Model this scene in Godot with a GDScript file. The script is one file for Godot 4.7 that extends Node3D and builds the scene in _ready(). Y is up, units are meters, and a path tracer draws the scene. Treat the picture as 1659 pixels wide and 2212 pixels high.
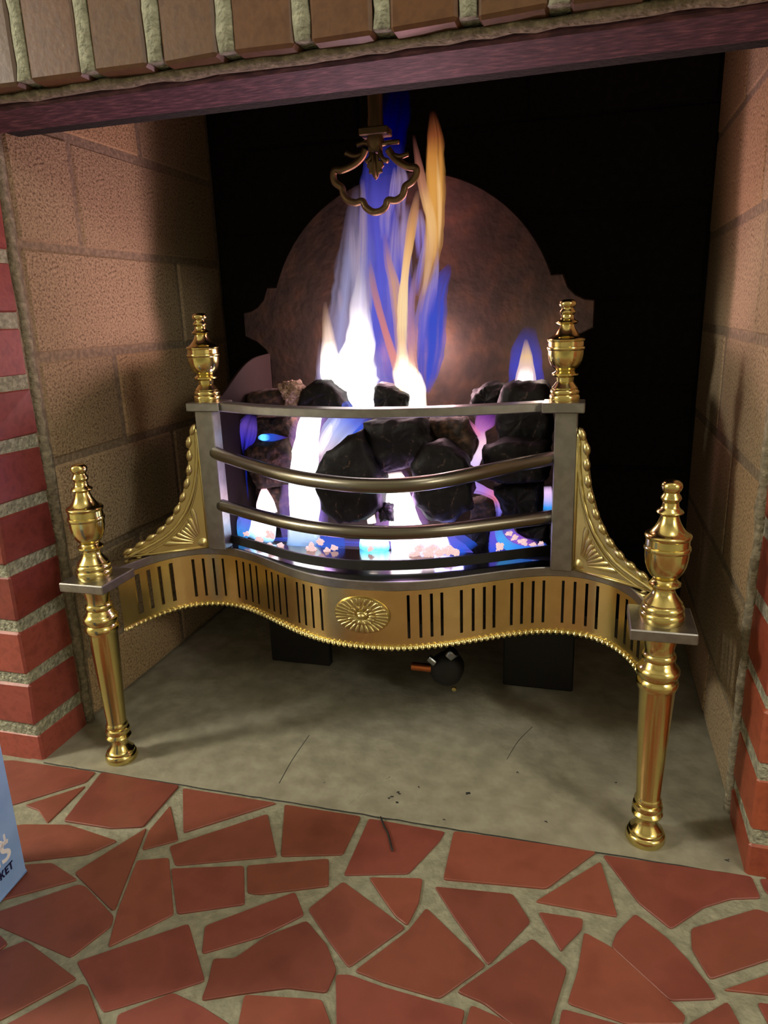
extends Node3D
# A gas-fired dog grate burning in a brick fireplace, seen from the room. Metres, y up, z towards the room.
const HALF := 0.429      # half the width of the opening
const DEEP := -0.62      # back of the firebox
const SOFFIT := 0.7915   # underside of the soldier course
const COURSE := 0.075
var M := {}
var used := {}
var rng := RandomNumberGenerator.new()

# ------------------------------------------------------------------ naming
func numbered(called: String) -> String:
	if not used.has(called):
		used[called] = 0
		return called
	used[called] += 1
	return "%s_%03d" % [called, used[called]]

func tag(o: Node, label: String, category: String, group := "", kind := "") -> Node:
	if label: o.set_meta("label", label)
	if category: o.set_meta("category", category)
	if group: o.set_meta("group", group)
	if kind: o.set_meta("kind", kind)
	return o

func thing(called: String, label: String, category: String, at := Vector3.ZERO, group := "", kind := "") -> Node3D:
	var o := Node3D.new()
	o.name = numbered(called)
	add_child(o)
	o.position = at
	tag(o, label, category, group, kind)
	return o

func put(called: String, mesh: Mesh, mat: Material, parent: Node = self, at := Transform3D()) -> MeshInstance3D:
	var o := MeshInstance3D.new()
	o.name = numbered(called) if parent == self else called
	o.mesh = mesh
	o.material_override = mat
	o.transform = at
	o.cast_shadow = GeometryInstance3D.SHADOW_CASTING_SETTING_ON
	parent.add_child(o, true)
	return o

func at(x: float, y: float, z: float) -> Transform3D:
	return Transform3D(Basis(), Vector3(x, y, z))

# ------------------------------------------------------------------ materials
func ramp(colors: Array, stops: Array) -> Gradient:
	var g := Gradient.new()
	var cs := PackedColorArray()
	for c in colors: cs.append(c)
	g.colors = cs
	g.offsets = PackedFloat32Array(stops)
	return g

func noise(seed_: int, freq: float, kind := FastNoiseLite.TYPE_SIMPLEX_SMOOTH, octaves := 4) -> FastNoiseLite:
	var n := FastNoiseLite.new()
	n.seed = seed_
	n.noise_type = kind
	n.frequency = freq
	n.fractal_octaves = octaves
	if kind == FastNoiseLite.TYPE_CELLULAR:
		n.cellular_return_type = FastNoiseLite.RETURN_DISTANCE2_SUB
		n.fractal_type = FastNoiseLite.FRACTAL_NONE
	return n

func ntex(n: FastNoiseLite, g: Gradient = null, size := 512, normal := false, bump := 4.0) -> NoiseTexture2D:
	var t := NoiseTexture2D.new()
	t.width = size
	t.height = size
	t.seamless = true
	t.noise = n
	if g: t.color_ramp = g
	t.as_normal_map = normal
	t.bump_strength = bump
	return t

func plain(color: Color, rough: float, metal := 0.0) -> StandardMaterial3D:
	var m := StandardMaterial3D.new()
	m.albedo_color = color
	m.roughness = rough
	m.metallic = metal
	return m

func grained(tex: Texture2D, scale: float, rough: float, relief: Texture2D = null, depth := 0.1, world := true) -> StandardMaterial3D:
	var m := StandardMaterial3D.new()
	m.albedo_texture = tex
	m.roughness = rough
	m.uv1_triplanar = true
	m.uv1_world_triplanar = world
	m.uv1_scale = Vector3.ONE * scale
	if relief:
		m.heightmap_enabled = true
		m.heightmap_texture = relief
		m.heightmap_scale = depth
	return m

func tinted(base: StandardMaterial3D, c: Color) -> StandardMaterial3D:
	var m: StandardMaterial3D = base.duplicate()
	m.albedo_color = c
	return m

func glowing(strength: float) -> StandardMaterial3D:
	var m := StandardMaterial3D.new()
	m.shading_mode = BaseMaterial3D.SHADING_MODE_UNSHADED
	m.vertex_color_use_as_albedo = true
	m.albedo_color = Color(strength, strength, strength).linear_to_srgb()
	m.transparency = BaseMaterial3D.TRANSPARENCY_ALPHA
	m.cull_mode = BaseMaterial3D.CULL_DISABLED
	return m

func make_materials() -> void:
	var fine := ntex(noise(3, 0.05), null, 512)
	var coarse := ntex(noise(5, 0.012), null, 512)
	var pits := ntex(noise(8, 0.06, FastNoiseLite.TYPE_SIMPLEX_SMOOTH, 3), ramp([Color.BLACK, Color.BLACK, Color.WHITE], [0.0, 0.3, 0.5]), 512)
	M.fine = fine
	# bricks
	var bt := ntex(noise(11, 0.02, FastNoiseLite.TYPE_SIMPLEX_SMOOTH, 5), ramp([Color(0.88, 0.85, 0.85), Color(1, 1, 1), Color(0.93, 0.9, 0.88)], [0.2, 0.55, 0.85]))
	var brick := grained(bt, 5.0, 0.45, fine, 0.012)
	M.red = []
	for c in [Color(0.56, 0.27, 0.235), Color(0.52, 0.245, 0.215), Color(0.60, 0.30, 0.255), Color(0.50, 0.225, 0.195)]: M.red.append(tinted(brick, c))
	M.orange = []
	for c in [Color(0.62, 0.32, 0.22), Color(0.57, 0.28, 0.195), Color(0.60, 0.30, 0.20)]: M.orange.append(tinted(brick, c))
	M.soldier = []
	for c in [Color(0.370, 0.255, 0.155), Color(0.350, 0.245, 0.155), Color(0.380, 0.25, 0.145), Color(0.360, 0.255, 0.165)]: M.soldier.append(tinted(brick, c))
	var mt := ntex(noise(14, 0.03), ramp([Color(0.50, 0.50, 0.43), Color(0.58, 0.58, 0.50), Color(0.65, 0.65, 0.57)], [0.25, 0.55, 0.8]))
	M.mortar = grained(mt, 6.0, 0.9, fine, 0.25)
	var smt := ntex(noise(15, 0.03), ramp([Color(0.42, 0.39, 0.32), Color(0.52, 0.49, 0.41), Color(0.60, 0.57, 0.48)], [0.25, 0.55, 0.8]))
	M.grey_mortar = grained(smt, 6.0, 0.9, fine, 0.25)
	# firebox blocks: tan, pitted
	var ft := ntex(noise(21, 0.05, FastNoiseLite.TYPE_SIMPLEX_SMOOTH, 3), ramp([Color(0.42, 0.34, 0.26), Color(0.60, 0.52, 0.40), Color(0.645, 0.56, 0.44), Color(0.70, 0.615, 0.49)], [0.2, 0.40, 0.6, 0.85]))
	M.block = []
	var bl := grained(ft, 8.0, 0.85, pits, 0.06)
	for c in [Color(1, 1, 1), Color(0.93, 0.93, 0.92), Color(1.0, 0.97, 0.92), Color(0.9, 0.9, 0.88)]: M.block.append(tinted(bl, c))
	M.block_joint = grained(ntex(noise(22, 0.04), ramp([Color(0.44, 0.385, 0.31), Color(0.53, 0.47, 0.38)], [0.3, 0.7])), 5.0, 0.95, fine, 0.15)
	M.soot = grained(ntex(noise(24, 0.03), ramp([Color(0.03, 0.028, 0.027), Color(0.075, 0.068, 0.06)], [0.3, 0.7])), 4.0, 0.95, fine, 0.15)
	# hearth slab: grey-olive concrete with stains
	M.slab = grained(ntex(noise(31, 0.012, FastNoiseLite.TYPE_SIMPLEX_SMOOTH, 6), ramp([Color(0.50, 0.485, 0.42), Color(0.54, 0.525, 0.46), Color(0.58, 0.565, 0.495)], [0.2, 0.5, 0.8]), 1024), 2.0, 0.75, fine, 0.06)
	M.grout = grained(ntex(noise(33, 0.02), ramp([Color(0.49, 0.485, 0.41), Color(0.53, 0.525, 0.45), Color(0.57, 0.565, 0.485)], [0.2, 0.5, 0.8])), 5.0, 0.85, fine, 0.1)
	var tt := ntex(noise(35, 0.008, FastNoiseLite.TYPE_SIMPLEX_SMOOTH, 5), ramp([Color(0.90, 0.88, 0.88), Color(1, 1, 1), Color(0.95, 0.96, 0.93)], [0.2, 0.55, 0.85]))
	var tile := grained(tt, 3.0, 0.5, coarse, 0.06)
	M.tile = []
	for c in [Color(0.49, 0.265, 0.215), Color(0.46, 0.24, 0.195), Color(0.52, 0.28, 0.22), Color(0.48, 0.26, 0.20), Color(0.495, 0.255, 0.215)]: M.tile.append(tinted(tile, c))
	# lintel: fibrous, purplish brown paint on steel
	var lt := ntex(noise(41, 0.03, FastNoiseLite.TYPE_SIMPLEX_SMOOTH, 4), ramp([Color(0.23, 0.125, 0.17), Color(0.315, 0.185, 0.235), Color(0.47, 0.31, 0.33)], [0.25, 0.55, 0.85]))
	M.lintel = grained(lt, 7.0, 0.7, fine, 0.1)
	M.lintel.uv1_scale = Vector3(2.5, 10, 10)
	# metals
	M.brass = plain(Color(0.85, 0.78, 0.51), 0.17, 1.0)
	M.brass_sheet = grained(ntex(noise(51, 0.02), ramp([Color(0.86, 0.77, 0.52), Color(0.89, 0.80, 0.55)], [0.3, 0.7])), 3.0, 0.28, null, 0.0)
	M.brass_sheet.metallic = 1.0
	M.brass_cast = plain(Color(0.80, 0.74, 0.52), 0.3, 1.0)
	M.steel = grained(ntex(noise(53, 0.02), ramp([Color(0.55, 0.54, 0.53), Color(0.60, 0.59, 0.58)], [0.3, 0.7])), 5.0, 0.4)
	M.steel.metallic = 1.0
	M.ledge = plain(Color(0.66, 0.63, 0.61), 0.14, 1.0)
	M.bar = plain(Color(0.50, 0.48, 0.43), 0.30, 1.0)
	M.cheek = plain(Color(0.115, 0.085, 0.075), 0.7)
	M.cheek.metallic_specular = 0.2
	M.iron = grained(ntex(noise(55, 0.03), ramp([Color(0.10, 0.095, 0.095), Color(0.19, 0.18, 0.175)], [0.3, 0.7])), 8.0, 0.6, fine, 0.05)
	M.black = plain(Color(0.06, 0.058, 0.06), 0.6)
	M.fireback = grained(ntex(noise(57, 0.014, FastNoiseLite.TYPE_SIMPLEX_SMOOTH, 5), ramp([Color(0.132, 0.114, 0.098), Color(0.156, 0.128, 0.106), Color(0.185, 0.142, 0.110)], [0.2, 0.55, 0.85])), 3.0, 0.95, fine, 0.05)
	M.fireback.metallic_specular = 0.15
	M.bronze = plain(Color(0.42, 0.34, 0.24), 0.4, 0.8)
	M.copper = plain(Color(0.80, 0.46, 0.27), 0.35, 1.0)
	M.chrome = plain(Color(0.6, 0.62, 0.63), 0.25, 1.0)
	# coals
	var ridge := noise(61, 0.012, FastNoiseLite.TYPE_SIMPLEX_SMOOTH, 3)
	ridge.fractal_type = FastNoiseLite.FRACTAL_RIDGED
	var veins := ntex(ridge, ramp([Color(0.035, 0.03, 0.04), Color(0.05, 0.044, 0.054), Color(0.08, 0.068, 0.075), Color(0.36, 0.27, 0.23)], [0.0, 0.6, 0.86, 0.97]))
	var rough := ntex(noise(63, 0.025, FastNoiseLite.TYPE_SIMPLEX_SMOOTH, 5), null, 512)
	M.coal = grained(veins, 4.0, 0.6, rough, 0.10, false)
	M.coal.metallic_specular = 0.35
	M.brown_coal = grained(ntex(noise(64, 0.03, FastNoiseLite.TYPE_SIMPLEX_SMOOTH, 5), ramp([Color(0.11, 0.08, 0.065), Color(0.22, 0.15, 0.115), Color(0.36, 0.26, 0.195)], [0.3, 0.55, 0.8])), 5.0, 0.8, rough, 0.2, false)
	M.ash = grained(ntex(noise(66, 0.03), ramp([Color(0.45, 0.36, 0.31), Color(0.74, 0.62, 0.55)], [0.3, 0.7])), 9.0, 0.9, rough, 0.5, false)
	M.card = grained(ntex(noise(71, 0.01), ramp([Color(0.53, 0.68, 0.92), Color(0.58, 0.72, 0.95)], [0.3, 0.7])), 3.0, 0.4, null, 0.0)
	M.white_print = plain(Color(0.95, 0.94, 0.97), 0.5)
	M.navy_print = plain(Color(0.06, 0.09, 0.28), 0.5)
	# room
	M.plaster = plain(Color(0.74, 0.72, 0.66), 0.9)
	M.flame_hot = glowing(4.0)
	M.flame = glowing(1.0)

# ------------------------------------------------------------------ mesh helpers
func commit(st: SurfaceTool, smooth := false) -> ArrayMesh:
	if smooth:
		st.index()
	st.generate_normals()
	return st.commit()

func start(smooth := false) -> SurfaceTool:
	var st := SurfaceTool.new()
	st.begin(Mesh.PRIMITIVE_TRIANGLES)
	st.set_smooth_group(0 if smooth else -1)
	return st

func tri(st: SurfaceTool, a: Vector3, b: Vector3, c: Vector3) -> void:
	st.add_vertex(a); st.add_vertex(b); st.add_vertex(c)

func quad(st: SurfaceTool, a: Vector3, b: Vector3, c: Vector3, d: Vector3) -> void:   # clockwise from outside
	tri(st, a, b, c); tri(st, a, c, d)

# a box with chamfered edges; corners nudged by wobble
func chamfer_box(size: Vector3, ch: float, wobble := 0.0) -> ArrayMesh:
	var st := start()
	var h := size / 2.0
	var cell := func(sx: float, sy: float, sz: float) -> Vector3: return Vector3(sx, sy, sz) * Vector3(rng.randf_range(-1, 1), rng.randf_range(-1, 1), rng.randf_range(-1, 1)) * wobble
	var off := {}
	for sx in [-1.0, 1.0]:
		for sy in [-1.0, 1.0]:
			for sz in [-1.0, 1.0]:
				off[Vector3(sx, sy, sz)] = cell.call(sx, sy, sz)
	var p := func(s: Vector3, axis: int) -> Vector3:
		var v := s * (h - Vector3.ONE * ch)
		v[axis] = s[axis] * h[axis]
		return v + off[s]
	for axis in 3:
		var u := (axis + 1) % 3
		var v := (axis + 2) % 3
		for sg in [-1.0, 1.0]:
			var c := []
			for k in [[-1.0, -1.0], [1.0, -1.0], [1.0, 1.0], [-1.0, 1.0]]:
				var s := Vector3.ZERO
				s[axis] = sg; s[u] = k[0]; s[v] = k[1]
				c.append(p.call(s, axis))
			if sg > 0: c.reverse()
			quad(st, c[0], c[1], c[2], c[3])
	for axis in 3:   # edges along axis
		var u := (axis + 1) % 3
		var v := (axis + 2) % 3
		for su in [-1.0, 1.0]:
			for sv in [-1.0, 1.0]:
				var s0 := Vector3.ZERO
				var s1 := Vector3.ZERO
				s0[axis] = -1.0; s1[axis] = 1.0
				s0[u] = su; s1[u] = su; s0[v] = sv; s1[v] = sv
				var q := [p.call(s0, u), p.call(s1, u), p.call(s1, v), p.call(s0, v)]
				if su * sv > 0: q.reverse()
				quad(st, q[0], q[1], q[2], q[3])
	for s in off:
		var t := [p.call(s, 0), p.call(s, 1), p.call(s, 2)]
		if s.x * s.y * s.z > 0: t.reverse()
		tri(st, t[0], t[1], t[2])
	return commit(st)

# [radius, height] pairs turned round y; edges sharper than 35 degrees stay crisp
func lathe(given: Array, seg := 40, flutes := 0, flute_depth := 0.0, flute_from := 0.0, flute_to := 0.0) -> ArrayMesh:
	var st := SurfaceTool.new()
	st.begin(Mesh.PRIMITIVE_TRIANGLES)
	var profile := given.duplicate()
	var turn := 0.0      # run the profile upwards on the outside
	for i in given.size() - 1: turn += (given[i + 1][1] - given[i][1]) * (given[i + 1][0] + given[i][0])
	if turn < 0.0: profile.reverse()
	var n := profile.size()
	var seg_normal := []
	for i in n - 1:
		var d := Vector2(profile[i + 1][0] - profile[i][0], profile[i + 1][1] - profile[i][1]).normalized()
		seg_normal.append(Vector2(d.y, -d.x))
	for i in n - 1:
		var na: Vector2 = seg_normal[i]
		var nb: Vector2 = seg_normal[i]
		if i > 0 and seg_normal[i - 1].dot(na) > 0.8: na = (na + seg_normal[i - 1]).normalized()
		if i < n - 2 and seg_normal[i + 1].dot(nb) > 0.8: nb = (nb + seg_normal[i + 1]).normalized()
		var ra: float = profile[i][0]
		var rb: float = profile[i + 1][0]
		for k in seg:
			var a0 := TAU * k / seg
			var a1 := TAU * (k + 1) / seg
			var ring := []
			for e in [[ra, profile[i][1], a0, na], [rb, profile[i + 1][1], a0, nb], [rb, profile[i + 1][1], a1, nb], [ra, profile[i][1], a1, na]]:
				var r: float = e[0]
				if flutes > 0 and e[1] > flute_from and e[1] < flute_to:
					r -= flute_depth * (0.5 + 0.5 * cos(e[2] * flutes)) * sin(PI * (e[1] - flute_from) / (flute_to - flute_from))
				ring.append([Vector3(r * cos(e[2]), e[1], r * sin(e[2])), Vector3(e[3].x * cos(e[2]), e[3].y, e[3].x * sin(e[2]))])
			for q in [0, 2, 1, 0, 3, 2]:
				st.set_normal(ring[q][1])
				st.add_vertex(ring[q][0])
	return st.commit()

# smooth a list of points with Catmull-Rom
func curve(pts: Array, per: int) -> Array:
	var out := []
	for i in pts.size() - 1:
		var a = pts[maxi(i - 1, 0)]
		var b = pts[i]
		var c = pts[i + 1]
		var d = pts[mini(i + 2, pts.size() - 1)]
		for k in per:
			var t := float(k) / per
			out.append(0.5 * ((2.0 * b) + (c - a) * t + (2.0 * a - 5.0 * b + 4.0 * c - d) * t * t + (3.0 * b - a - 3.0 * c + d) * t * t * t))
	out.append(pts[-1])
	return out

# a section (Vector2: x across, y up) carried along a path; radius per point scales it
func sweep(path: Array, section: Array, closed_ends := true, up := Vector3.UP, scale_at: Array = [], smooth := true) -> ArrayMesh:
	var st := start(smooth)
	var rings := []
	for i in path.size():
		var t: Vector3 = (path[mini(i + 1, path.size() - 1)] - path[maxi(i - 1, 0)]).normalized()
		var side := t.cross(up).normalized()
		var top := side.cross(t).normalized()
		var ring := []
		var s: float = scale_at[i] if scale_at else 1.0
		for q in section: ring.append(path[i] + (side * q.x + top * q.y) * s)
		rings.append(ring)
	var m := section.size()
	for i in path.size() - 1:
		for k in m:
			var k1 := (k + 1) % m
			quad(st, rings[i][k], rings[i][k1], rings[i + 1][k1], rings[i + 1][k])
	if closed_ends:
		for e in [0, path.size() - 1]:
			var mid := Vector3.ZERO
			for q in rings[e]: mid += q / m
			for k in m:
				if e == 0: tri(st, mid, rings[e][(k + 1) % m], rings[e][k])
				else: tri(st, mid, rings[e][k], rings[e][(k + 1) % m])
	if smooth:
		st.index()
	st.generate_normals()
	return st.commit()

func disc(r: float, n := 12, squash := 1.0) -> Array:
	var a := []
	for k in n: a.append(Vector2(r * cos(TAU * k / n), r * squash * sin(TAU * k / n)))
	return a

func rect(w: float, h: float, ch := 0.0) -> Array:
	if ch <= 0.0: return [Vector2(w / 2, -h / 2), Vector2(w / 2, h / 2), Vector2(-w / 2, h / 2), Vector2(-w / 2, -h / 2)]
	return [Vector2(w / 2, -h / 2 + ch), Vector2(w / 2, h / 2 - ch), Vector2(w / 2 - ch, h / 2), Vector2(-w / 2 + ch, h / 2), Vector2(-w / 2, h / 2 - ch), Vector2(-w / 2, -h / 2 + ch), Vector2(-w / 2 + ch, -h / 2), Vector2(w / 2 - ch, -h / 2)]

# an outline in the xy plane given depth along z, front edges chamfered
func plate(outline: PackedVector2Array, z0: float, z1: float, ch := 0.001) -> ArrayMesh:
	var st := start()
	if Geometry2D.is_polygon_clockwise(outline): outline.reverse()
	var inner := outline
	var n := outline.size()
	var cut := PackedVector2Array()
	for i in n:
		var a := (outline[i] - outline[(i - 1 + n) % n]).normalized()
		var b := (outline[(i + 1) % n] - outline[i]).normalized()
		var m := (Vector2(-a.y, a.x) + Vector2(-b.y, b.x))
		cut.append(outline[i] + m.normalized() * ch / maxf(0.4, m.length() / 2.0))
	inner = cut
	var ids := Geometry2D.triangulate_polygon(inner)
	if ids.is_empty(): ids = Geometry2D.triangulate_delaunay(inner)
	for i in range(0, ids.size(), 3):
		var a := inner[ids[i]]; var b := inner[ids[i + 1]]; var c := inner[ids[i + 2]]
		if (b - a).cross(c - a) < 0:
			var t := b; b = c; c = t
		tri(st, Vector3(a.x, a.y, z1), Vector3(c.x, c.y, z1), Vector3(b.x, b.y, z1))
		tri(st, Vector3(a.x, a.y, z0), Vector3(b.x, b.y, z0), Vector3(c.x, c.y, z0))
	for i in n:
		var j := (i + 1) % n
		var a := outline[i]; var b := outline[j]; var ia := inner[i]; var ib := inner[j]
		quad(st, Vector3(a.x, a.y, z1 - ch), Vector3(ia.x, ia.y, z1), Vector3(ib.x, ib.y, z1), Vector3(b.x, b.y, z1 - ch))
		quad(st, Vector3(a.x, a.y, z0 + ch), Vector3(a.x, a.y, z1 - ch), Vector3(b.x, b.y, z1 - ch), Vector3(b.x, b.y, z0 + ch))
		quad(st, Vector3(ia.x, ia.y, z0), Vector3(a.x, a.y, z0 + ch), Vector3(b.x, b.y, z0 + ch), Vector3(ib.x, ib.y, z0))
	return commit(st)

# a lump of coal: a closed body whose outline across is given (points round its centre), blunt in depth, knocked about by noise
func lump(outline: Array, thick: float, seed_: int, blunt := 0.55, knock := 0.06) -> ArrayMesh:
	var mid := Vector3.ZERO
	for p in outline: mid += p / outline.size()
	var n := noise(seed_, 1.0)
	n.fractal_octaves = 3
	var angle := []
	for p in outline: angle.append([atan2(p.y - mid.y, p.x - mid.x), Vector2(p.x - mid.x, p.y - mid.y).length()])
	angle.sort_custom(func(a, b): return a[0] < b[0])
	var size := 0.0
	for a in angle: size += a[1] / angle.size()
	var st := start(true)
	var cols := 44
	var rows := 22
	var pt := func(i: int, j: int) -> Vector3:
		var th := TAU * (i % cols) / cols - PI
		var ph := PI * j / rows - PI / 2
		var r := 0.0
		for k in angle.size():
			var a = angle[k]
			var b = angle[(k + 1) % angle.size()]
			var a0: float = a[0]
			var b0: float = b[0] + (TAU if k == angle.size() - 1 else 0.0)
			var t := th if th >= a0 else th + TAU
			if t >= a0 and t <= b0:   # straight chord between the two corners
				var pa: Vector2 = Vector2.from_angle(a0) * float(a[1])
				var pb: Vector2 = Vector2.from_angle(b0) * float(b[1])
				var d := Vector2.from_angle(t)
				var e: Vector2 = pb - pa
				var den := d.cross(e)
				r = pa.cross(e) / den if absf(den) > 1e-9 else a[1]
		var cc := pow(cos(ph), blunt)
		var v := Vector3(r * cc * cos(th), r * cc * sin(th), thick * signf(sin(ph)) * pow(absf(sin(ph)), blunt + 0.15))
		var q := v / size * 1.6
		var k1 := n.get_noise_3d(q.x + seed_ * 3.1, q.y, q.z) + 0.35 * n.get_noise_3d(q.x * 4.0, q.y * 4.0 + seed_, q.z * 4.0)
		return v * (1.0 + knock * 2.0 * k1)
	for j in rows:
		for i in cols:
			var a: Vector3 = pt.call(i, j)
			var b: Vector3 = pt.call(i + 1, j)
			var c: Vector3 = pt.call(i + 1, j + 1)
			var d: Vector3 = pt.call(i, j + 1)
			if j > 0: tri(st, a, c, b)
			if j < rows - 1: tri(st, a, d, c)
	st.index()
	st.generate_normals()
	return st.commit()

func coal(called: String, label: String, outline: Array, thick: float, mat: Material, seed_: int, group := "", blunt := 0.38, knock := 0.055) -> MeshInstance3D:
	var mid := Vector3.ZERO
	for p in outline: mid += p / outline.size()
	var o := put(called, lump(outline, thick, seed_, blunt, knock), mat, self, Transform3D(Basis(), mid))
	tag(o, label, "coal", group)
	return o

# a tongue of burning gas, or painted glow round one: a closed body round a path (x, y, z, half width), thinning to nothing at its rim
func tongue(parent: Node, mat: Material, path: Array, colors: Array, depth := 0.5, seed_ := 1, soft := 1.6, streak := 0.6) -> MeshInstance3D:
	var pts := curve(path, 8)
	var n := noise(seed_, 1.0)
	n.fractal_octaves = 2
	var st := SurfaceTool.new()
	st.begin(Mesh.PRIMITIVE_TRIANGLES)
	var cols := 28
	var rows := pts.size()
	var v := []
	var length := 0.0
	for i in rows:
		var p := Vector3(pts[i].x, pts[i].y, pts[i].z)
		if i > 0: length += p.distance_to(Vector3(pts[i - 1].x, pts[i - 1].y, pts[i - 1].z))
		var nx: Vector4 = pts[mini(i + 1, rows - 1)] - pts[maxi(i - 1, 0)]
		var t := Vector3(nx.x, nx.y, nx.z).normalized()
		var side := t.cross(Vector3(0, 0, 1)).normalized()
		var front := side.cross(t).normalized()
		var f := float(i) / (rows - 1) * (colors.size() - 1)
		var c0: Color = colors[int(f)]
		var c1: Color = colors[mini(int(f) + 1, colors.size() - 1)]
		var c := c0.lerp(c1, f - int(f))
		for k in cols:
			var th := TAU * k / cols
			var w := maxf(pts[i].w, 0.0002) * (1.0 + 0.12 * n.get_noise_2d(length * 30.0, cos(th) * 3.0))
			var rim := pow(absf(sin(th)), soft)
			var s := 1.0 + streak * 2.0 * n.get_noise_3d(cos(th) * 3.0, length * 5.0, signf(sin(th)) * 2.0)
			v.append([p + side * (w * cos(th)) + front * (w * depth * sin(th)), Color(c.r, c.g, c.b, clampf(c.a * rim * s, 0.0, 1.0))])
	for i in rows - 1:
		for k in cols:
			var k1 := (k + 1) % cols
			for q in [i * cols + k, i * cols + k1, (i + 1) * cols + k1, i * cols + k, (i + 1) * cols + k1, (i + 1) * cols + k]:
				st.set_color(v[q][1])
				st.add_vertex(v[q][0])
	st.index()
	st.generate_normals()
	return put("tongue", st.commit(), mat, parent)

func glow(called: String, where: Vector3, color: Color, energy: float, size: float) -> void:
	var l := OmniLight3D.new()
	l.name = called
	l.position = where
	l.light_color = color
	l.light_energy = energy
	l.light_size = size
	l.omni_range = 8.0
	l.omni_attenuation = 2.0
	l.shadow_enabled = true
	add_child(l, true)

# ------------------------------------------------------------------ the scene
func _ready() -> void:
	rng.seed = 7
	var cam := Camera3D.new()
	cam.name = "camera"
	cam.transform = Transform3D(Basis(Vector3(0.9627, -0.0337, -0.2685), Vector3(-0.0412, 0.9624, -0.2685), Vector3(0.2675, 0.2696, 0.9251)), Vector3(0.2540, 0.5637, 0.6727))
	cam.fov = 71.3772
	cam.near = 0.02
	add_child(cam)
	cam.current = true
	var we := WorldEnvironment.new()
	we.name = "surroundings"
	var env := Environment.new()
	env.background_mode = Environment.BG_COLOR
	env.background_color = Color(0.0, 0.0, 0.0)
	env.tonemap_mode = Environment.TONE_MAPPER_LINEAR
	env.tonemap_exposure = 1.0
	env.sdfgi_enabled = true
	env.ssao_enabled = true
	env.ssil_enabled = true
	we.environment = env
	add_child(we)
	# the fire's light
	var fire := Color(1.0, 0.81, 0.84)
	glow("flame_light", Vector3(-0.045, 0.50, -0.316), fire, 0.130, 0.03)
	glow("flame_light_orange", Vector3(0.040, 0.51, -0.316), fire, 0.066, 0.03)
	glow("flame_light_tall", Vector3(0.040, 0.68, -0.30), Color(1.0, 0.66, 0.70), 0.018, 0.03)
	glow("flame_light_right", Vector3(0.185, 0.500, -0.300), Color(1.0, 0.88, 0.80), 0.012, 0.02)
	glow("flame_light_low", Vector3(-0.095, 0.33, -0.215), Color(0.85, 0.70, 1.0), 0.014, 0.02)
	glow("flame_light_middle", Vector3(0.03, 0.325, -0.19), Color(0.9, 0.72, 1.0), 0.008, 0.015)
	glow("flame_light_burner", Vector3(0.09, 0.275, -0.19), Color(0.6, 0.6, 1.0), 0.004, 0.02)
	make_materials()
	build_room()
	build_fireplace()
	build_floor()
	build_grate()
	build_fire()
	build_handle()
	build_valve()
	build_carton()

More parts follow.
